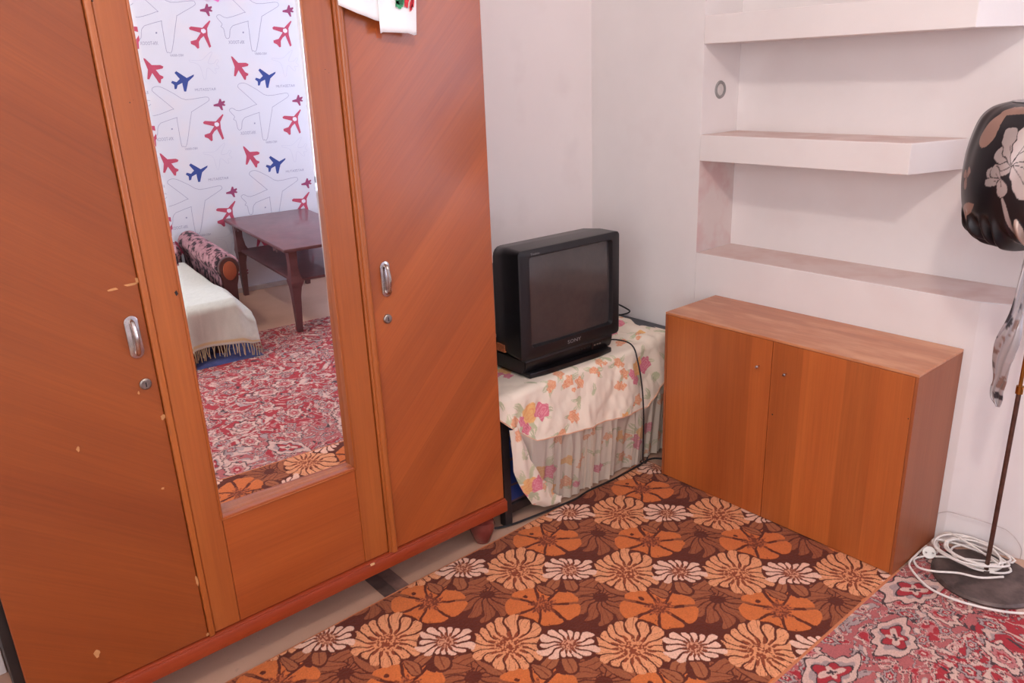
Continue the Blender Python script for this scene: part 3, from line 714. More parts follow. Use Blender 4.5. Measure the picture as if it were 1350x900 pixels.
def red_pattern(X, Y):
    grain = .86 + .28 * vn(X * 420, Y * 420, 5)
    CR, CM, GR, DK, PK, OR = (162, 42, 50), (206, 168, 154), (164, 140, 136), (72, 52, 54), (184, 112, 110), (196, 96, 76)
    wx = (fbm(X * 11, Y * 11, 3, 3) - .5) * .12; wy = (fbm(X * 11, Y * 11, 9, 3) - .5) * .12
    Xw, Yw = X + wx, Y + wy
    img = np.ones(X.shape + (3,)) * nlin(CR) * grain[..., None]
    ed = X + .02 * fbm(X * 20, Y * 20, 77, 2)
    put(img, ed < 1.62, (172, 92, 90), grain)
    def outl(h, c, w, o, col):
        put(img, np.abs(h - c) < w + o, DK, grain); put(img, np.abs(h - c) < w, col, grain)
    f = fbm(Xw * 20, Yw * 20, 21, 3); g = fbm(Xw * 30 + 7, Yw * 30, 41, 3); h = fbm(Xw * 16 + 3, Yw * 16 + 9, 61, 3); k = fbm(Xw * 44, Yw * 44 + 5, 71, 2)
    outl(h, .42, .022, .008, GR)
    outl(f, .52, .028, .009, CM); put(img, np.abs(f - .52) < .008, PK, grain)
    put(img, g > .60, DK, grain); put(img, g > .612, CM, grain); put(img, g > .64, DK, grain); put(img, g > .65, PK, grain); put(img, g > .70, CR, grain)
    put(img, g < .33, DK, grain); put(img, g < .318, GR, grain); put(img, g < .27, CM, grain)
    put(img, (k > .72) & (ed > 1.62), CM, grain); put(img, (k < .2), DK, grain)
    def scatter(cell, Rr, seed, n, cols, dens=1.0):
        ci = np.floor(X / cell); cj = np.floor(Y / cell)
        for di in (-1, 0, 1):
            for dj in (-1, 0, 1):
                i, j = ci + di, cj + dj
                on = hsh(i, j, seed + 9) < dens
                cx = (i + .2 + .6 * hsh(i, j, seed)) * cell; cy = (j + .2 + .6 * hsh(i, j, seed + 1)) * cell
                dx, dy = X + wx * .12 - cx, Y + wy * .12 - cy; ro = hsh(i, j, seed + 4) * PI
                u = dx * np.cos(ro) + dy * np.sin(ro); v = (-dx * np.sin(ro) + dy * np.cos(ro)) * (1.1 + .8 * hsh(i, j, seed + 3))
                D = np.hypot(u, v); T = np.arctan2(v, u); R2 = Rr * (.7 + .5 * hsh(i, j, seed + 2)); Q = D / (R2 * (1 + .13 * np.cos(n * T) + .05 * np.cos((n * 2 + 1) * T)))
                for q, c in ((1.12, DK), (1.0, cols[0]), (.66, DK), (.60, cols[1]), (.36, cols[2]), (.16, cols[3])): put(img, on & (Q < q), c, grain)
    scatter(.15, .046, 5, 7, (CM, PK, CR, CM), .8)
    scatter(.085, .021, 15, 6, (GR, CR, CM, DK), .75)
    scatter(.062, .012, 35, 5, (CM, PK, DK, DK), .45)
    # curled leaves of the border, cream with a charcoal heart
    for cx, cy, Rr, sg, r0 in ((1.45, -.285, .062, 1, .6), (1.50, -.50, .055, -1, 2.2), (1.46, -.72, .06, 1, 1.0), (1.50, -.96, .055, -1, .3), (1.47, -1.22, .06, 1, 2.0), (1.50, -1.5, .055, -1, 1.1), (1.47, -1.75, .06, 1, .4)):
        dx, dy = X + wx * .15 - cx, Y + wy * .15 - cy
        u = dx * math.cos(r0) + dy * math.sin(r0); v = -dx * math.sin(r0) + dy * math.cos(r0)
        v = v - sg * 6 * u * np.abs(u); D = np.hypot(u * .72, v * (1.15 + 4 * u)); T = np.arctan2(v, u)
        Q = D / (Rr * (1 + .10 * np.cos(9 * T) + .05 * np.cos(4 * T)))
        for q, c in ((1.0, DK), (.93, CM), (.66, GR)): put(img, Q < q, c, grain)
        Q2 = D / (Rr * (1 + .22 * np.cos(5 * T + 1))); put(img, Q2 < .56, DK, grain); put(img, Q2 < .5, CR, grain)
        Q3 = D / (Rr * (1 + .4 * np.cos(4 * T))); put(img, Q3 < .3, CM, grain); put(img, Q3 < .12, DK, grain)
    return img
nu, nv = 560, 800
U, V = np.meshgrid(np.linspace(0, 1, nu), np.linspace(0, 1, nv), indexing='ij')
GX = 1.386 + (2.80 - 1.386) * U ** 1.25; GY = -.012 + (-2.25 + .012) * V ** 1.15
colr = red_pattern(GX, GY)
GZ = .0042 + .001 * vn(GX * 200, GY * 200, 2); GZ[0, :] = .001; GZ[-1, :] = .001; GZ[:, 0] = .001
# let the lamp base and cord lie on it
rrug = grid_obj('red_rug', GX, GY, GZ, colr, vcol('red_rug_pile', .95, .15, .1, fuzz=.16), None)
tag(rrug, 'red oriental rug with cream and charcoal scrolls', 'rug')

# ------------------------------------------------------------------ TV stand, tablecloth
st = thing('tv_stand', 'black-framed low stand with blue panel under the flowered tablecloth', 'stand', (.24, -.44, 0))
SX0, SX1, SY0, SY1, SH = .02, .462, -.868, -.006, .436
bm = BM(); box(bm, SX0, SX1, SY0, SY1, SH - .02, SH, .002); obj('top_board', bm, M_STANDT, st)
for x, y in ((SX0, SY0), (SX1 - .028, SY0), (SX0, SY1 - .028), (SX1 - .028, SY1 - .028)):
    bm = BM(); box(bm, x, x + .028, y, y + .028, 0, SH - .02, .002); obj('leg', bm, M_STANDB, st)
bm = BM(); box(bm, SX1 - .024, SX1 - .004, SY0 + .028, SY1 - .028, .036, .066, .002); obj('bottom_rail', bm, M_STANDB, st)
bm = BM(); box(bm, SX1 - .022, SX1 - .016, SY0 + .028, -.60, .066, SH - .02); bp = obj('blue_panel', bm, M_GROUT, st, label='panel of blue tiles with brown joints')
ys = [SY0 + .034, -.775, -.70, -.64, -.604]; zs = [.07, .128, .215, .30, .412]
for i in range(4):
    for j in range(4):
        bm = BM(); a, b, c, d = ys[i] + .002, ys[i + 1] - .003, zs[j] + .002, zs[j + 1] - .003
        jj = lambda: random.uniform(-.006, .006)
        prism(bm, [(a, c + abs(jj())), (b + jj() * .5, c + abs(jj())), (b, d - abs(jj())), (a + abs(jj()), d)], SX1 - .016, SX1 - .0135, .0008, 'x', seg=1)
        obj('tile', bm, M_BLUE, bp)
bm = BM(); box(bm, SX1 - .022, SX1 - .014, -.598, SY1 - .028, .066, SH - .02); obj('front_panel', bm, M_STANDG, st)
bm = BM(); box(bm, SX0 + .01, SX1 - .028, SY0 + .008, SY0 + .014, .04, SH - .02); obj('side_panel', bm, M_STANDB, st)
bm = BM(); box(bm, SX0 + .028, SX1 - .03, SY0 + .028, SY1 - .03, .04, .05); obj('bottom_board', bm, M_STANDB, st)

def roses(U, V, seed=0, fade=0, clusters=(), cell=.075):
    g = .96 + .08 * vn(U * 14, V * 14, 5)
    img = np.ones(U.shape + (3,)) * nlin((240, 224, 206)) * g[..., None]
    wu = (fbm(U * 40, V * 40, 3, 2) - .5) * .03; wv = (fbm(U * 40, V * 40, 9, 2) - .5) * .03
    def leaf(cx, cy, L, W, r, c):
        dx, dy = U + wu * .5 - cx, V + wv * .5 - cy; a = dx * math.cos(r) + dy * math.sin(r); b = -dx * math.sin(r) + dy * math.cos(r)
        m = (a / L) ** 2 + (b / (W * (1 - .4 * a / L))) ** 2 < 1; put(img, m & ((np.abs(b) > .0012) | (a < 0)), c, g)
    def rose(cx, cy, R, c1, c2):
        dx, dy = U + wu * .6 - cx, V + wv * .6 - cy; D = np.hypot(dx, dy); T = np.arctan2(dy, dx)
        Rb = R * (1 + .14 * np.cos(5 * T + cx * 90)); put(img, D < Rb, c1, g)
        ring = (np.abs(np.sin(D / R * 8 + 1.2 * np.sin(T * 2 + cy * 80))) < .38) & (D < Rb * .9); put(img, ring, c2, g)
    pk, pk2, ye, ye2, orr, or2 = (220, 104, 132), (236, 160, 168), (242, 186, 112), (236, 156, 92), (232, 152, 110), (244, 200, 160)
    gr, gr2 = (204, 202, 166), (190, 192, 154)
    rnd = random.Random(seed)
    for cx, cy in clusters:
        for k in range(7):
            a = rnd.uniform(0, 2 * PI); leaf(cx + .06 * math.cos(a), cy + .05 * math.sin(a), .026, .008, a, gr if k % 2 else gr2)
        rose(cx, cy, .030, ye, ye2); rose(cx + .042, cy + .006, .027, pk, pk2); rose(cx - .036, cy + .012, .016, pk, pk2)
        rose(cx - .075, cy + .004, .018, orr, or2); rose(cx - .02, cy + .040, .018, pk, pk2)
    umin, umax, vmin, vmax = U.min(), U.max(), V.min(), V.max()
    y = umin
    while y < umax:
        v = vmin
        while v < vmax:
            cx, cy = y + rnd.uniform(0, cell), v + rnd.uniform(0, cell)
            v += cell
            if min([math.hypot(cx - a, cy - b) for a, b in clusters] or [9]) < .09: continue
            t = rnd.random()
            for k in range(rnd.randint(1, 3)):
                a = rnd.uniform(0, 2 * PI); leaf(cx + .022 * math.cos(a), cy + .022 * math.sin(a), .022, .007, a, gr if k % 2 else gr2)
            if t < .55: rose(cx, cy, rnd.uniform(.012, .020), orr, or2); rose(cx + rnd.uniform(-.03, .03), cy + .012, rnd.uniform(.007, .012), orr, or2)
            elif t < .58: rose(cx, cy, rnd.uniform(.012, .02), pk, pk2)
            elif t < .68: rose(cx, cy, rnd.uniform(.014, .022), ye, ye2)
        y += cell
    if fade: img = img * (1 - fade) + nlin((236, 220, 204)) * fade
    return img
tc = thing('flowered_tablecloth', 'cream tablecloth printed with pink and yellow roses, covering the TV stand', 'tablecloth', (.3, -.46, SH))
yseam = [-.90, -.86, -.80, -.757, -.60, -.40, -.25, -.19, -.13]; zseam = [.392, .352, .302, .272, .252, .234, .228, .262, .33]
nu, nv = 360, 220
U, V = np.meshgrid(np.linspace(0, 1, nu), np.linspace(0, 1, nv), indexing='ij')
EDGE = .472; r_ = .022; TOP = SH + .0045
top_len = EDGE - r_ - .10
y_r = np.interp(V, [0, .35, .6, 1.0], [-.045, -.07, -.13, -.135])
Y0 = -.888 + (y_r + .888) * U
zs_ = np.interp(Y0, yseam, zseam)
drop = (TOP - r_) - zs_
arc = r_ * PI / 2; Ltot = top_len + arc + drop
s = V * Ltot
ang = np.clip((s - top_len) / r_, 0, PI / 2); dn = np.clip(s - top_len - arc, 0, 9)
X = np.where(s < top_len, .10 + s, EDGE - r_ + r_ * np.sin(ang)) + dn * .14
Z = np.where(s < top_len, TOP, TOP - r_ + r_ * np.cos(ang)) - dn
fold = fbm(Y0 * 13, s * 9, 5, 3) - .5
clear = np.clip((s - .33) * 12, 0, 1)       # flat under the television
side = np.clip((Y0 + .33) * 8, 0, 1)
bulge = .012 * np.clip(fold * 3.5, -.3, 1) * np.maximum(clear, side)
hump = side * (.020 * np.exp(-((Y0 + .135) / .045) ** 2) + .012 * np.exp(-((Y0 + .22 - .2 * (s - .2)) / .022) ** 2)) * np.clip(1.3 - dn * 5, .2, 1) * np.clip(s / .05, 0, 1)
nx2 = np.sin(ang); nz2 = np.cos(ang)
X = X + nx2 * (bulge + hump * .6); Z = Z + nz2 * (bulge + hump)
X = X + .006 * np.sin(Y0 * 34) * np.clip(dn * 9, 0, 1)
Z = np.where(s < top_len, Z + .001 * (vn(Y0 * 50, s * 50, 3)), Z)
Ld = Y0 < SY0 - .002
colr = roses(Y0, s - top_len - arc * .5, 3, .10, [(-.765, .075), (-.275, .06), (-.72, -.16), (-.2, -.2)])
clo = grid_obj('cover', X, Y0, Z, colr, vcol('rose_print_cotton', .85, .1, .2), tc, label='printed cotton cover')
bm = BM()
P = [(float(X[i, -1]) + .002, float(Y0[i, -1]), float(Z[i, -1])) for i in range(0, nu, 3)]
tube(bm, P, .0022, 6); obj('seam', bm, plain('salmon_piping', (226, 176, 146), .8), tc, smooth=True)
# ruffle
nu2, nv2 = 760, 90
U, V = np.meshgrid(np.linspace(0, 1, nu2), np.linspace(0, 1, nv2), indexing='ij')
Yr = -.845 + (-.118 + .845) * U
z0 = np.interp(Yr, yseam, zseam); x0 = EDGE + (TOP - r_ - z0) * .14
zb = np.interp(Yr, [-.845, -.835, -.80, -.762, -.71, -.665, -.4, -.118], [.285, .20, .122, .055, .022, .0125, .0125, .016])
zb = np.minimum(zb, z0 - .004)
Zr = z0 + (zb - z0) * V
ph = Yr * 150 + 26 * fbm(Yr * 9, Yr * 0, 4, 2)
fall = np.clip((z0 - Zr) / .06, 0, 1)
Xr = x0 + .004 + (.0018 + .0042 * fall * (.4 + fbm(Yr * 20, V * 2, 9, 2))) * np.sin(ph) + .006 * fall * np.sin(ph * .37 + 1) + .002 * np.sin(ph * 2.3 + V) * fall - .020 * V
Yr = Yr + .004 * np.cos(ph) * fall
Xr = np.maximum(Xr, .4655)
colr = roses(Yr, .44 - Zr, 9, .28, [(-.745, .29), (-.27, .30)], .085)
voile = vcol('sheer_rose_voile', .9, 0, .1, trans=.22)
grid_obj('ruffle', Xr, Yr, Zr, colr, voile, tc, label='gathered sheer ruffle reaching the floor')
# turned-back edge of the ruffle on the left, double cloth
U, V = np.meshgrid(np.linspace(0, 1, 120), np.linspace(0, 1, 26), indexing='ij')
yc_ = np.interp(U, [0, .25, .5, .7, .85, 1], [-.866, -.852, -.818, -.775, -.722, -.672]); zc_ = np.interp(U, [0, .25, .5, .7, .85, 1], [.345, .20, .118, .052, .020, .012])
wd_ = np.interp(U, [0, .2, .6, .9, 1], [.03, .065, .085, .06, .02])
Ye = yc_ + V * wd_; Ze = np.maximum(zc_ + .25 * V * wd_ + .0, .012)
Xe = .496 - .016 * U + .010 * np.sin(V * PI) + .003 * np.sin(V * 9 + U * 14) 
grid_obj('turned_edge', Xe, Ye, Ze, roses(Ye, .44 - Ze, 21, .12, [(-.80, .31)], .06), clo.data.materials[0], tc, label='opaque turned-back edge of the ruffle')
# second fold of cloth at right, falling beside the cabinet
U, V = np.meshgrid(np.linspace(0, 1, 60), np.linspace(0, 1, 80), indexing='ij')
Yq = -.125 + .085 * U - .01 * V; ss = V * .30
angq = np.clip((ss - .10) / .03, 0, PI / 2); dq = np.clip(ss - .10 - .03 * PI / 2, 0, 9)
Xq = np.where(ss < .10, .34 + ss, .44 + .03 * np.sin(angq)) + .004 * np.sin(U * 14 + 1); Zq = np.where(ss < .10, TOP + .003, TOP + .003 - .03 + .03 * np.cos(angq)) - dq + .008 * np.sin(U * 5) * (1 - V)
grid_obj('side_fold', Xq, Yq, Zq, roses(Yq * 1.0, ss, 14, .1, [(-.06, .13)]), clo.data.materials[0], tc)

# ------------------------------------------------------------------ television
tv = thing('television', 'black box-shaped tube television on the flowered tablecloth', 'television', (.421, -.524, .4425), rz=-.033)
W2, ZB, ZT_ = .2115, .055, .402
def tvobj(name, bm, mat, **k): return obj(name, bm, mat, k.pop('parent', tv), local=True, **k)
bm = BM()    # housing: lofted sections going back
secs = [(-.012, W2, ZB, ZT_, .016), (-.075, W2 - .001, ZB + .004, ZT_ + .001, .02), (-.135, W2 - .006, ZB + .01, ZT_ - .004, .03), (-.16, W2 - .03, ZB + .02, ZT_ - .03, .04), (-.26, .145, .07, .31, .05), (-.335, .10, .09, .25, .04)]
def rrect(w, z0, z1, r, n=5):
    pts = []
    for cx, cz, a0 in ((w - r, z1 - r, 0), (-w + r, z1 - r, PI / 2), (-w + r, z0 + r, PI), (w - r, z0 + r, 1.5 * PI)):
        for k in range(n): a = a0 + PI / 2 * k / (n - 1); pts.append((cx + r * math.cos(a), cz + r * math.sin(a)))
    return pts
def loft(bm, secs, cap0=True, cap1=True, mi=0):
    b = bmesh.new(); rings = []
    for x, w, z0, z1, r in secs: rings.append([b.verts.new((x, y, z)) for y, z in rrect(w, z0, z1, r)])
    n = len(rings[0])
    for i in range(len(rings) - 1):
        for k in range(n): b.faces.new((rings[i][k], rings[i][(k + 1) % n], rings[i + 1][(k + 1) % n], rings[i + 1][k]))
    if cap0: b.faces.new(rings[0])
    if cap1: b.faces.new(rings[-1])
    return merge(bm, b, mi)
loft(bm, secs, cap0=False); tvobj('housing', bm, M_BLACKP, smooth=True, angle=50)
# front bezel with an opening for the tube
SYL, SYR, SZ0, SZ1 = -.168, .174, .098, .376
bm = BM(); b = bmesh.new()
rings = []
for (x, w, z0, z1, r, cy) in ((-.014, W2, ZB, ZT_, .016, 0), (-.004, W2 - .0005, ZB + .001, ZT_ - .0005, .014, 0), (0, W2 - .006, ZB + .006, ZT_ - .006, .011, 0)):
    rings.append([b.verts.new((x, y, z)) for y, z in rrect(w, z0, z1, r)])
hw = (SYR - SYL) / 2; hc = (SYR + SYL) / 2
for (x, d, r) in ((-.001, .004, .012), (-.010, 0, .010), (-.017, -.001, .009)):
    rings.append([b.verts.new((x, y + hc, z)) for y, z in rrect(hw + d, SZ0 - d, SZ1 + d, r)])
n = len(rings[0])
for i in range(len(rings) - 1):
    for k in range(n): b.faces.new((rings[i][k], rings[i][(k + 1) % n], rings[i + 1][(k + 1) % n], rings[i + 1][k]))
merge(bm, b); bz = tvobj('bezel', bm, M_BLACKP2, smooth=True, angle=40)
# tube face, slightly bulging
gu, gv = 28, 24
bm = BM(); vv = [[bm.verts.new((-.016 + .009 * (1 - ((i / gu) * 2 - 1) ** 2) * .5 + .009 * (1 - ((j / gv) * 2 - 1) ** 2) * .5, SYL - .002 + (SYR - SYL + .004) * i / gu, SZ0 - .002 + (SZ1 - SZ0 + .004) * j / gv)) for j in range(gv + 1)] for i in range(gu + 1)]
for i in range(gu):
    for j in range(gv): bm.faces.new((vv[i][j], vv[i + 1][j], vv[i + 1][j + 1], vv[i][j + 1]))
tvobj('screen', bm, M_SCREEN, smooth=True)
bm = BM(); b = bmesh.new()   # lower control bar, recedes to the foot
pr = [(.0, .060), (.002, .056), (-.002, .030), (-.012, .014), (-.25, .014), (-.25, .060)]
prism(bm, [(-.19, 0), (.168, 0), (.183, -.012), (.183, -.24), (-.205, -.24), (-.205, -.012)], 0, 1); bm.free()
bm = BM(); yl_, yr2 = -.203, .176
b = bmesh.new(); A = [b.verts.new((x, yl_, z)) for x, z in pr]; B = [b.verts.new((x, yr2, z)) for x, z in pr]
b.faces.new(A); b.faces.new(B[::-1])
for k in range(len(pr)): b.faces.new((A[k], A[(k + 1) % len(pr)], B[(k + 1) % len(pr)], B[k]))
bmesh.ops.bevel(b, geom=b.edges[:], offset=.003, segments=2, affect='EDGES'); merge(bm, b)
cbar = tvobj('control_bar', bm, M_BLACKP, smooth=True)
bm = BM(); prism(bm, [(.008, -.19), (.014, -.12), (.015, .10), (.008, .165), (-.20, .165), (-.20, -.19)], .0002, .0165, .003); tvobj('foot', bm, M_BLACKP, smooth=True)
for y in (.035, .047, .059, .071, .095, .107, .118):
    bm = BM(); box(bm, -.001, .0018, y - .004, y + .004, .038, .042, .0008, 1); tvobj('button', bm, M_NICKEL if y > .09 else M_BLACKP2, parent=cbar)
bm = BM(); box(bm, -.001, .0025, .079, .089, .028, .050, .001); tvobj('power_button', bm, M_BLACKP, parent=cbar)
bm = BM(); put_text(bm, 'SONY', .017, (.0006, .004, .073), (0, 1, 0), (0, 0, 1), 0, 1.3); tvobj('maker_lettering', bm, M_WHITEINK, parent=bz, label='SONY in silver capitals')
bm = BM(); put_text(bm, 'Trinitron', .0095, (.0006, -.149, .3845), (0, 1, 0), (0, 0, 1), 0, 1.0); tvobj('small_lettering', bm, M_WHITEINK, parent=bz)
bm = BM(); box(bm, -.128, -.088, -W2 - .0012, -W2 + .012, .068, .092); tvobj('sticker', bm, M_STICKER, label='orange sticker on the left side')
bm = BM()
for k in range(9): box(bm, -.24 + .0, -.17, -.1 + k * .022, -.09 + k * .022, .31, .335, .001, 1)
bm.free()

# cables
def cable(name, pts, r, mat, label, sub=8, loc=None):
    bm = BM(); tube(bm, spline(pts, sub), r, 8)
    o = obj(name, bm, mat, None, loc=pts[0], smooth=True); tag(o, label, 'cable'); return o
T1 = TOP + .004
cable('aerial_cable', [(.13, -.335, .55), (.17, -.28, .555), (.20, -.16, .535), (.205, -.085, .505), (.215, -.035, .475), (.215, -.022, .462), (.21, -.04, .456), (.20, -.09, .458), (.17, -.18, .465), (.10, -.26, .47)], .003, M_CABLEB,
      'black cable looping out from behind the television')
cable('power_cable', [(.36, -.30, TOP + .012), (.40, -.30, TOP + .022), (.45, -.297, TOP + .024), (.482, -.30, TOP + .010), (.500, -.302, TOP - .03), (.518, -.302, .34), (.527, -.300, .24), (.527, -.298, .12), (.520, -.290, .045), (.50, -.25, .012), (.47, -.20, .012), (.45, -.12, .03), (.47, -.09, .02)], .0026, M_CABLEB,
      'black cable hanging down over the front of the tablecloth')
cable('floor_cable', [(.56, -.17, .012), (.51, -.225, .022), (.499, -.30, .013), (.500, -.42, .0105), (.4955, -.535, .0105), (.502, -.60, .0105), (.497, -.674, .0105), (.484, -.79, .0105), (.468, -.865, .008), (.438, -.912, .004), (.40, -.95, .004), (.38, -1.0, .004), (.36, -1.08, .004), (.25, -1.2, .004)], .0034, M_CABLEB,
      'black cable lying on the floor from under the wardrobe along the ruffle')

# ------------------------------------------------------------------ floor lamp with gathered satin shade
LX, LY = 1.556, -.103
fl = thing('floor_lamp', 'floor lamp with black and silver flowered satin shade beside the cabinet', 'lamp', (LX, LY, .0055))
bm = BM(); lathe(bm, [(.0, .0055), (.128, .0055), (.129, .010), (.122, .016), (.06, .022), (.012, .026), (.010, .034), (0, .035)], (LX, LY, 0), 48); obj('base', bm, M_BASE, fl, smooth=True)
bm = BM(); tube(bm, [(LX, LY, .03), (LX, LY, .55)], .0058, 12); obj('pole', bm, M_POLE, fl, smooth=True)
bm = BM(); tube(bm, [(LX, LY, .55), (LX, LY, 1.15)], .0045, 12); tube(bm, [(LX, LY, .545), (LX, LY, .565)], .0085, 12); obj('upper_pole', bm, plain('brass', (176, 126, 62), .3, metal=1), fl, smooth=True)
SC = (LX, -.114)
prof = [(.925, .050), (.926, .080), (.930, .112), (.940, .142), (.962, .164), (1.0, .179), (1.06, .188), (1.12, .187), (1.17, .178), (1.205, .166), (1.226, .146), (1.236, .118), (1.238, .10)]
zz = np.array([p[0] for p in prof]); rr = np.array([p[1] for p in prof])
ts = np.linspace(0, 1, len(prof)); nu, nv = 900, 320
U, V = np.meshgrid(np.linspace(0, 1, nu, endpoint=False), np.linspace(0, 1, nv), indexing='ij')
SPL = np.array([(p.x, p.y) for p in spline([(r, z, 0) for z, r in prof], 12)])
tS = np.linspace(0, 1, len(SPL)); R_ = np.interp(V, tS, SPL[:, 0]); Z_ = np.interp(V, tS, SPL[:, 1])
PH = U * 2 * PI
gath = np.clip((1.005 - Z_) / .065, 0, 1)
R2 = R_ * (1 + .10 * gath * np.sin(PH * 19 + 3 * np.sin(PH * 3) + Z_ * 30) * np.abs(np.sin(PH * 4 + 1)) ** .5 + .045 * gath * np.sin(PH * 43 + Z_ * 60)) * (1 + .006 * np.sin(PH * 5 + Z_ * 12)) * (1 + .006 * np.sin(PH * 14 + 2 * np.sin(PH * 5)) * np.clip((Z_ - 1.05) * 8, 0, 1))
Z2 = Z_ + .010 * gath * np.sin(PH * 11 + 1) + .004 * gath * np.sin(PH * 31)
a0 = math.atan2(CAM.y - SC[1], CAM.x - SC[0])
al = (PH - a0 + PI) % (2 * PI) - PI        # angle from the side facing the photographer
u_ = al * .188
def shade_paint(u, z):
    sheen = .92 + .16 * vn(u * 60, z * 9, 3)
    img = np.ones(u.shape + (3,)) * nlin((30, 25, 29)) * sheen[..., None]
    w = (fbm(u * 30, z * 30, 5, 2) - .5) * .012; w2 = (fbm(u * 30, z * 30, 15, 2) - .5) * .012
    def petal(cx, cz, r, L, W, c, seed=1):
        """one broad petal rooted at (cx, cz), pointing along r, with frilled tip"""
        dx, dz = u + w - cx, z + w2 - cz; a = dx * math.cos(r) + dz * math.sin(r); b = -dx * math.sin(r) + dz * math.cos(r)
        t = a / L; wid = W * np.clip(t, 0, 1) ** .55 * np.sqrt(np.clip(1.02 - t ** 4, 0, 1)) * (1 + .07 * np.sin(a * 260 + seed) + .05 * np.sin(b * 420 + seed))
        m = (t > 0) & (np.abs(b) < wid); put(img, (t > -.02) & (np.abs(b) < wid + .0022) & (t < 1.05), (40, 33, 37), sheen)
        put(img, m, c, sheen)
        put(img, m & (np.abs(b) < .0008) & (t < .55), (92, 80, 80), sheen)
    def lf(cx, cz, L, W, r, c):
        dx, dz = u + w * .5 - cx, z + w2 * .5 - cz; a = dx * math.cos(r) + dz * math.sin(r); b = -dx * math.sin(r) + dz * math.cos(r)
        put(img, (a / L) ** 2 + (b / (W * (1 - .5 * a / L))) ** 2 < 1, c, sheen)
    SV, SV2, CO = (204, 190, 186), (176, 162, 158), (156, 120, 106)
    for k in range(-2, 3):
        o = k * .36
        lf(-.205 + o, 1.005, .036, .014, .45, CO); lf(-.165 + o, 1.19, .045, .020, 1.2, CO); lf(-.12 + o, 1.225, .05, .008, .1, CO)
        lf(-.055 + o, .965, .040, .011, 1.8, (176, 150, 138)); lf(-.085 + o, 1.01, .05, .005, 1.9, SV2)
        for r, L, W, c in ((2.6, .050, .022, SV2), (3.5, .060, .020, SV2), (2.0, .075, .026, SV2), (1.35, .085, .030, SV), (.55, .085, .034, SV), (-.25, .085, .036, SV), (-1.0, .075, .034, SV)):
            petal(-.082 + o, 1.115, r, L * 1.08, W * 1.08, c, r * 3)
        for r in (2.4, 3.6, 4.9): petal(-.106 + o, 1.085, r, .036, .016, SV2, r)
        for r in (.2, 2.2, 4.2, 5.3): petal(-.03 + o, 1.225, r, .026, .014, SV2, r)
        for r in (1.0, 2.6, 4.4): petal(-.212 + o, 1.075, r, .026, .013, CO, r)
        lf(.02 + o, 1.185, .03, .012, .8, (84, 78, 76)); lf(.06 + o, .99, .03, .012, 2.1, SV2)
    return img
grid_obj('shade', SC[0] + R2 * np.cos(PH), SC[1] + R2 * np.sin(PH), Z2, shade_paint(u_, Z_), vcol('black_silver_satin', .30, 0, .7, metal=.35), fl, wrap=True, label='gathered black satin shade with silver flowers')
bm = BM(); lathe(bm, [(0, 1.236), (.10, 1.2375), (.112, 1.2385)], (SC[0], SC[1], 0), 40); obj('shade_top', bm, plain('grey_satin_top', (170, 160, 160), .5), fl, smooth=True)
bm = BM(); lathe(bm, [(.006, 1.10), (.010, 1.10), (.010, 1.15), (.0062, 1.15)], (LX, LY, 0), 16)
for k in range(3): a = k * 2 * PI / 3; tube(bm, [(LX, LY, 1.13), (SC[0] + .1 * math.cos(a), SC[1] + .1 * math.sin(a), 1.236)], .002, 6)
obj('shade_carrier', bm, M_NICKEL, fl)
# satin tie hanging down
P = spline([(1.560, -.20, .945), (1.556, -.205, .86), (1.552, -.205, .78), (1.544, -.21, .72), (1.538, -.205, .66), (1.538, -.20, .61), (1.536, -.20, .575), (1.545, -.20, .537)], 10)
wds = np.interp(np.linspace(0, 1, len(P)), [0, .2, .45, .6, .8, .92, 1], [.014, .024, .028, .023, .020, .015, .004])
n = len(P); nvv = 16
TX = np.zeros((n, nvv)); TY = TX.copy(); TZ = TX.copy()
for i, p in enumerate(P):
    tw = .9 * math.sin(i * .09) + .3
    for j in range(nvv):
        q = (j / (nvv - 1) * 2 - 1) * wds[i]
        TX[i, j] = p.x + q * math.cos(tw) * .95 + .002 * math.sin(j * 1.3 + i * .25); TY[i, j] = p.y + q * math.sin(tw) * .6 + .003 * math.sin(j * .9 + i * .2); TZ[i, j] = p.z
gi, gj = np.meshgrid(np.arange(n), np.arange(nvv), indexing='ij'); g = vn(gi * .16 + 3, gj * .22, 6) + .12 * vn(gi * .8, gj * .8, 6)
img = np.where((g > .80)[..., None], nlin((52, 44, 48)), np.where((g < .2)[..., None], nlin((140, 110, 100)), nlin((178, 168, 168))))
tie = grid_obj('satin_tie', TX, TY, TZ, img, vcol('silver_satin', .3, .3, .6, metal=.3), fl, label='silver and black satin tie hanging from the shade')
sm = tie.modifiers.new('solid', 'SOLIDIFY'); sm.thickness = .0015

# coiled white cord with plug
cd_ = thing('white_cord', 'coiled white power cord with round plug on the lamp base', 'cord', (1.41, -.11, .006))
pts = []
rnd = random.Random(3)
for k in range(0, 7 * 10):
    a = 2 * PI * k / 10; lp = k // 10
    cx = 1.505 + .014 * math.sin(lp * 2.1); cy = -.060 + .012 * math.cos(lp * 1.7)
    ra = .078 + .022 * math.sin(lp * 2.9 + 1); rb = .056 + .016 * math.cos(lp * 1.3)
    pts.append((cx + ra * math.cos(a + .5), cy + rb * math.sin(a + .5), .030 + .003 * (k % 10) / 10 + lp * .0030 + .003 * math.sin(a * 2 + lp)))
pts = [(max(p[0], 1.398), min(p[1], -.006 + max(0, (p[0] - 1.42)) * .36), p[2]) for p in pts]
big = [(1.415, -.215, .012), (1.462, -.250, .012), (1.50, -.262, .012), (1.56, -.258, .013), (1.64, -.225, .013), (1.70, -.17, .012), (1.76, -.08, .012)]
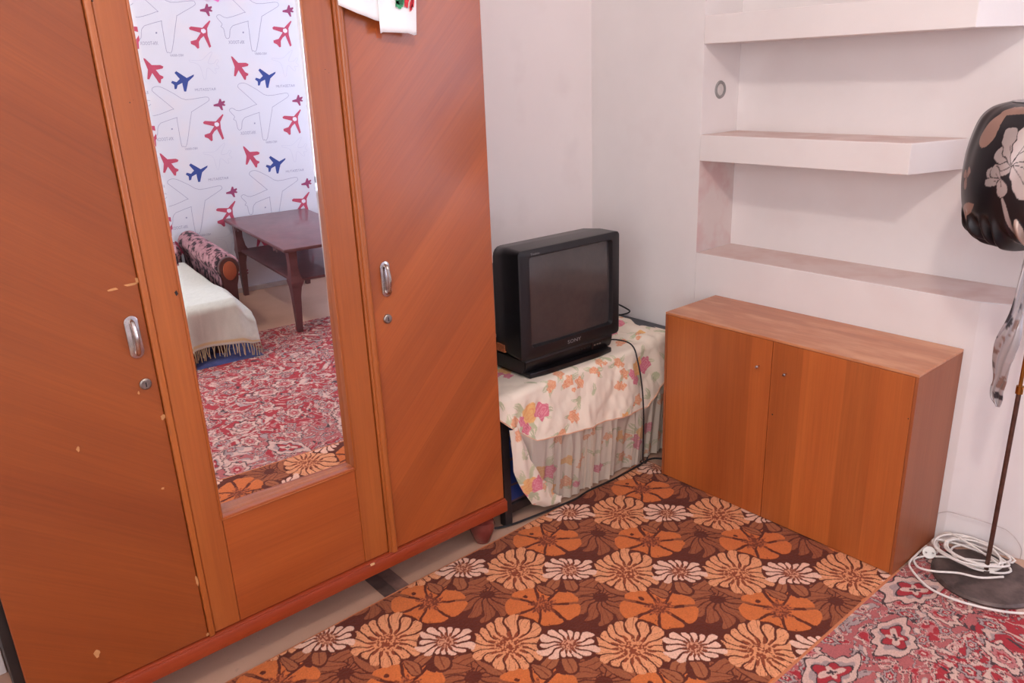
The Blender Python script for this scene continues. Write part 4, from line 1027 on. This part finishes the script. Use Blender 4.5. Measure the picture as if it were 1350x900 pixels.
lead = [(1.413, -.108, .014), (1.398, -.085, .016), (1.391, -.075, .016), (1.389, -.13, .012), (1.393, -.185, .012), (1.415, -.215, .012)]
bm = BM(); tube(bm, spline(lead[2:] + big[1:], 8), .0031, 8)
tube(bm, spline([(1.43, -.11, .016), (1.455, -.10, .022)] + pts + [(1.44, -.02, .05), (1.405, -.012, .03), (1.40, -.03, .016), (1.415, -.05, .014), (1.425, -.09, .015)], 4), .0030, 8)
tube(bm, spline([(1.408, -.125, .014), (1.395, -.16, .013), (1.42, -.19, .014), (1.46, -.19, .022), (1.51, -.165, .030), (1.56, -.15, .034), (1.60, -.11, .038)], 8), .0030, 8)
obj('cord', bm, M_CORD, cd_, smooth=True)
bm = BM(); ax = Vector((.40, -.80, .5)).normalized(); rot = Vector((0, 0, 1)).rotation_difference(ax).to_matrix()
b = BM(); lathe(b, [(0, -.010), (.012, -.009), (.0165, -.002), (.0175, .006), (.0165, .009), (0, .0095)], (0, 0, 0), 28)
bmesh.ops.rotate(b, cent=(0, 0, 0), matrix=rot, verts=b.verts); bmesh.ops.translate(b, vec=(1.413, -.112, .022), verts=b.verts); bm = b
plug = obj('plug', bm, plain('plug_white', (236, 230, 222), .35, var=.02), cd_, smooth=True)
for s_ in (-1, 1):
    b = BM(); lathe(b, [(.0022, .009), (.0022, .024), (0, .025)], (s_ * .0075, s_ * .0045, 0), 10)
    bmesh.ops.rotate(b, cent=(0, 0, 0), matrix=rot, verts=b.verts); bmesh.ops.translate(b, vec=(1.413, -.112, .022), verts=b.verts)
    obj('pin', b, M_NICKEL, plug, smooth=True)
cable('thin_wall_cable', [(1.378, -.004, .085), (1.409, -.004, .105), (1.45, -.002, .109), (1.49, .018, .102), (1.55, .045, .085), (1.585, .055, .045), (1.59, .05, .012)], .0012, plain('pale_cable', (206, 192, 188), .5), 'thin pale cable arching against the wall behind the lamp')

# ------------------------------------------------------------------ things seen in the mirror: table, sofa bed
tb = thing('coffee_table', 'dark polished coffee table with lower shelf, reflected in the mirror', 'table', (3.08, -.49, 0))
TX0, TX1, TY0, TY1, TZ_ = 2.60, 3.555, -.745, -.24, .465
bm = BM(); box(bm, TX0, TX1, TY0, TY1, TZ_ - .018, TZ_, .005); obj('tabletop', bm, M_TABLE, tb, smooth=True)
bm = BM(); box(bm, TX0 + .06, TX1 - .06, TY0 + .05, TY1 - .05, .272, .286, .003); obj('shelf', bm, M_TABLE, tb)
for x, sx in ((TX0 + .055, 1), (TX1 - .055, -1)):
    for y, sy in ((TY0 + .055, 1), (TY1 - .055, -1)):
        bm = BM(); b = bmesh.new()
        secs_ = [(.0054 if sx > 0 else 0, .013, 0), (.20, .020, 0), (.25, .025, .003), (.279, .034, .008), (.31, .025, .003), (.36, .020, 0), (TZ_ - .018, .022, 0)]
        rings = []
        for z, h, o_ in secs_:
            xx, yy = x + sx * o_, y + sy * o_
            rings.append([b.verts.new((xx + a * h, yy + c * h, z)) for a, c in ((-1, -1), (1, -1), (1, 1), (-1, 1))])
        for i in range(len(rings) - 1):
            for k in range(4): b.faces.new((rings[i][k], rings[i][(k + 1) % 4], rings[i + 1][(k + 1) % 4], rings[i + 1][k]))
        b.faces.new(rings[0]); b.faces.new(rings[-1]); merge(bm, b); obj('leg', bm, M_TABLE, tb)
bm = BM()
for x in (2.76, 2.80, 3.36, 3.40): lathe(bm, [(.006, TZ_ - .045), (.004, TZ_ - .03), (.006, TZ_ - .017)], (x, TY0 + .02, 0), 10)
obj('stud', bm, M_TABLE, tb, kind='stuff')

def fabric():
    t = NT('mauve_black_upholstery'); co = t.coords()
    a = t.ramp(t.noise(co, 26, 3, .6), [(.44, lin((44, 30, 34))), (.5, lin((150, 106, 112))), (.66, lin((176, 132, 134)))])
    v = t.n('ShaderNodeTexVoronoi'); v.inputs['Scale'].default_value = 14; t.l(co, v.inputs['Vector'])
    a = t.mix(t.ramp(v.outputs['Distance'], [(.12, (1, 1, 1)), (.2, (0, 0, 0))]), a, lin((40, 28, 40)))
    t.l(a, t.b.inputs['Base Color']); t.b.inputs['Roughness'].default_value = .9; return t.m
M_FAB = fabric()
sf = thing('sofa_bed', 'pulled-out sofa bed with mauve patterned arm, reflected in the mirror', 'sofa', (3.0, -1.8, 0))
BX0, BX1, BY0, BY1, BZ = 2.50, 3.36, -2.55, -1.045, .27
bm = BM(); box(bm, BX0, BX1, BY0, BY1, .10, BZ, .03, 3); obj('seat', bm, M_FAB, sf, smooth=True)
bm = BM(); box(bm, 3.36, 3.54, BY0, BY1 - .0, .08, .40, .05, 4); obj('backrest', bm, M_FAB, sf, smooth=True)
M_SOFAW = plain('sofa_dark_wood', (70, 34, 30), .3, coat=.5)
for y in (BY0 + .06, BY1 - .08):
    for x in (BX0 + .08, BX1 - .08):
        bm = BM(); box(bm, x - .025, x + .025, y - .025, y + .025, .0054 if x < 2.8 else 0, .10, .004); obj('leg', bm, M_SOFAW, sf)
def arm(yc, s):
    bm = BM(); b = bmesh.new()
    # scroll-shaped section in y,z
    sec = [(yc - .035, .04), (yc + .035, .04), (yc + .04, .27), (yc + .045, .31)] + [(yc + .005 + .062 * math.cos(q), .368 + .062 * math.sin(q)) for q in np.linspace(-.7, PI + .7, 14)] + [(yc - .035, .31)]
    rings = []
    for x, k in ((2.84, .9), (2.85, 1.0), (3.2, 1.0), (3.54, 1.0)):
        rings.append([b.verts.new((x, yc + (y - yc) * k, .25 + (z - .25) * (k if k < 1 else 1))) for y, z in sec])
    n = len(sec)
    for i in range(3):
        for q in range(n): b.faces.new((rings[i][q], rings[i][(q + 1) % n], rings[i + 1][(q + 1) % n], rings[i + 1][q]))
    b.faces.new(rings[0]); b.faces.new(rings[-1]); merge(bm, b); a = obj('armrest', bm, M_FAB, sf, smooth=True, angle=60)
    bm = BM(); sec2 = [(yc + (y - yc) * .86, .25 + (z - .25) * .95) for y, z in sec]; prism(bm, sec2, 2.815, 2.842, .006, 'x'); f = obj('arm_facing', bm, M_SOFAW, a, smooth=True)
    bm = BM(); pts = [(yc + .005 + .034 * math.cos(q), .35 + .05 * math.sin(q)) for q in np.linspace(0, 2 * PI, 20)[:-1]]; prism(bm, pts, 2.809, 2.816, .002, 'x')
    # third level: keep as part of armrest
    o = obj('arm_inset', bm, plain('orange_brown_inset', (150, 74, 44), .4, coat=.4), a, smooth=True)
arm(-.965, 1)
# throw blanket over the seat, corner hanging at the front
bk = thing('fringed_throw', 'pale cream fringed throw spread over the sofa bed', 'blanket', (2.6, -1.5, BZ + .01))
nu, nv = 150, 170
U, V = np.meshgrid(np.linspace(0, 1, nu), np.linspace(0, 1, nv), indexing='ij')
# arc coordinates: a runs from back (0) to front and down, c runs along the bed
Atop = 3.34 - 2.475; a = U * (Atop + .185); c = V * 1.42           # c: 0 at arm side
zt = BZ + .018
r1 = .035
ang = np.clip((a - (Atop - r1)) / r1, 0, PI / 2); dn = np.clip(a - (Atop - r1) - r1 * PI / 2, 0, 9)
X = np.where(a < Atop - r1, 3.34 - a, 2.475 + r1 - r1 * np.sin(ang)); Z = np.where(a < Atop - r1, zt, zt - r1 + r1 * np.cos(ang)) - dn
Y = -1.052 - c
front = np.clip((2.80 - X) / .33, 0, 1)                             # beyond the arm the edge spreads and hangs
flare = front * np.clip(1 - c / .16, 0, 1)
Y = Y + .085 * flare; out_ = np.clip((Y + 1.05) / .04, 0, 1); Z = Z - .10 * flare ** 1.5 * (ang < .1) * out_ - .05 * flare * (ang >= .1) * 0
Z = Z - np.where(ang >= .1, .10 * flare ** 1.5 * out_ * np.clip(1 - dn / .2, 0, 1), 0)
X = X - .022 * np.sin(c * 26 + .6) * np.clip(dn * 8, 0, 1) - .02 * np.clip(dn * 4, 0, 1)
Z = Z + .010 * fbm(X * 9, Y * 9, 4, 3) * (ang < .3) + .005
Z = np.maximum(Z, .075)
g = .93 + .12 * vn(X * 180, Y * 180, 4)
img = np.ones(X.shape + (3,)) * nlin((204, 204, 192)) * g[..., None]
brd = np.abs(U - .985) < .006; img = np.where(brd[..., None], nlin((206, 182, 140)), img)
bl = grid_obj('woven_cloth', X, Y, Z, img, vcol('cream_wool', .95, .3, .1, fuzz=.1), bk)
m = bl.modifiers.new('solid', 'SOLIDIFY'); m.thickness = .003; m.offset = 1
bm = BM(); rnd = random.Random(5)
for k in range(0, nv, 1):
    p = Vector((X[-1, k], Y[-1, k], Z[-1, k] + .004))
    L = min(.062 + rnd.uniform(-.012, .008), p.z - .012)
    q = p + Vector((rnd.uniform(-.006, .006), rnd.uniform(-.006, .006), -L))
    tube(bm, [p, (p + q) / 2 + Vector((rnd.uniform(-.003, .003), rnd.uniform(-.004, .004), 0)), q], .0024, 5)
obj('fringe', bm, plain('fringe_wool', (200, 186, 150), .95), bk, kind='stuff')
# blue cloth bundle on the floor under the bed front
nu, nv = 70, 70
U, V = np.meshgrid(np.linspace(0, 1, nu), np.linspace(0, 1, nv), indexing='ij')
dx, dy = (U - .5) * 2, (V - .5) * 2; rr_ = np.hypot(dx, dy)
H = np.clip(1 - rr_ ** 2, 0, 1) ** .6
X = 2.60 + dx * .15 ; Y = -1.20 + dy * .24; Z = .0055 + H * (.012 + .016 * fbm(X * 28, Y * 28, 8, 3))
g = .8 + .4 * vn(X * 40, Y * 40, 8)
img = np.ones(X.shape + (3,)) * nlin((74, 82, 132)) * g[..., None]
bc = grid_obj('blue_cloth', X, Y, Z, img, vcol('blue_knit', .95, .2, .1, fuzz=.2), None)
tag(bc, 'crumpled blue cloth on the red rug under the sofa bed', 'cloth')
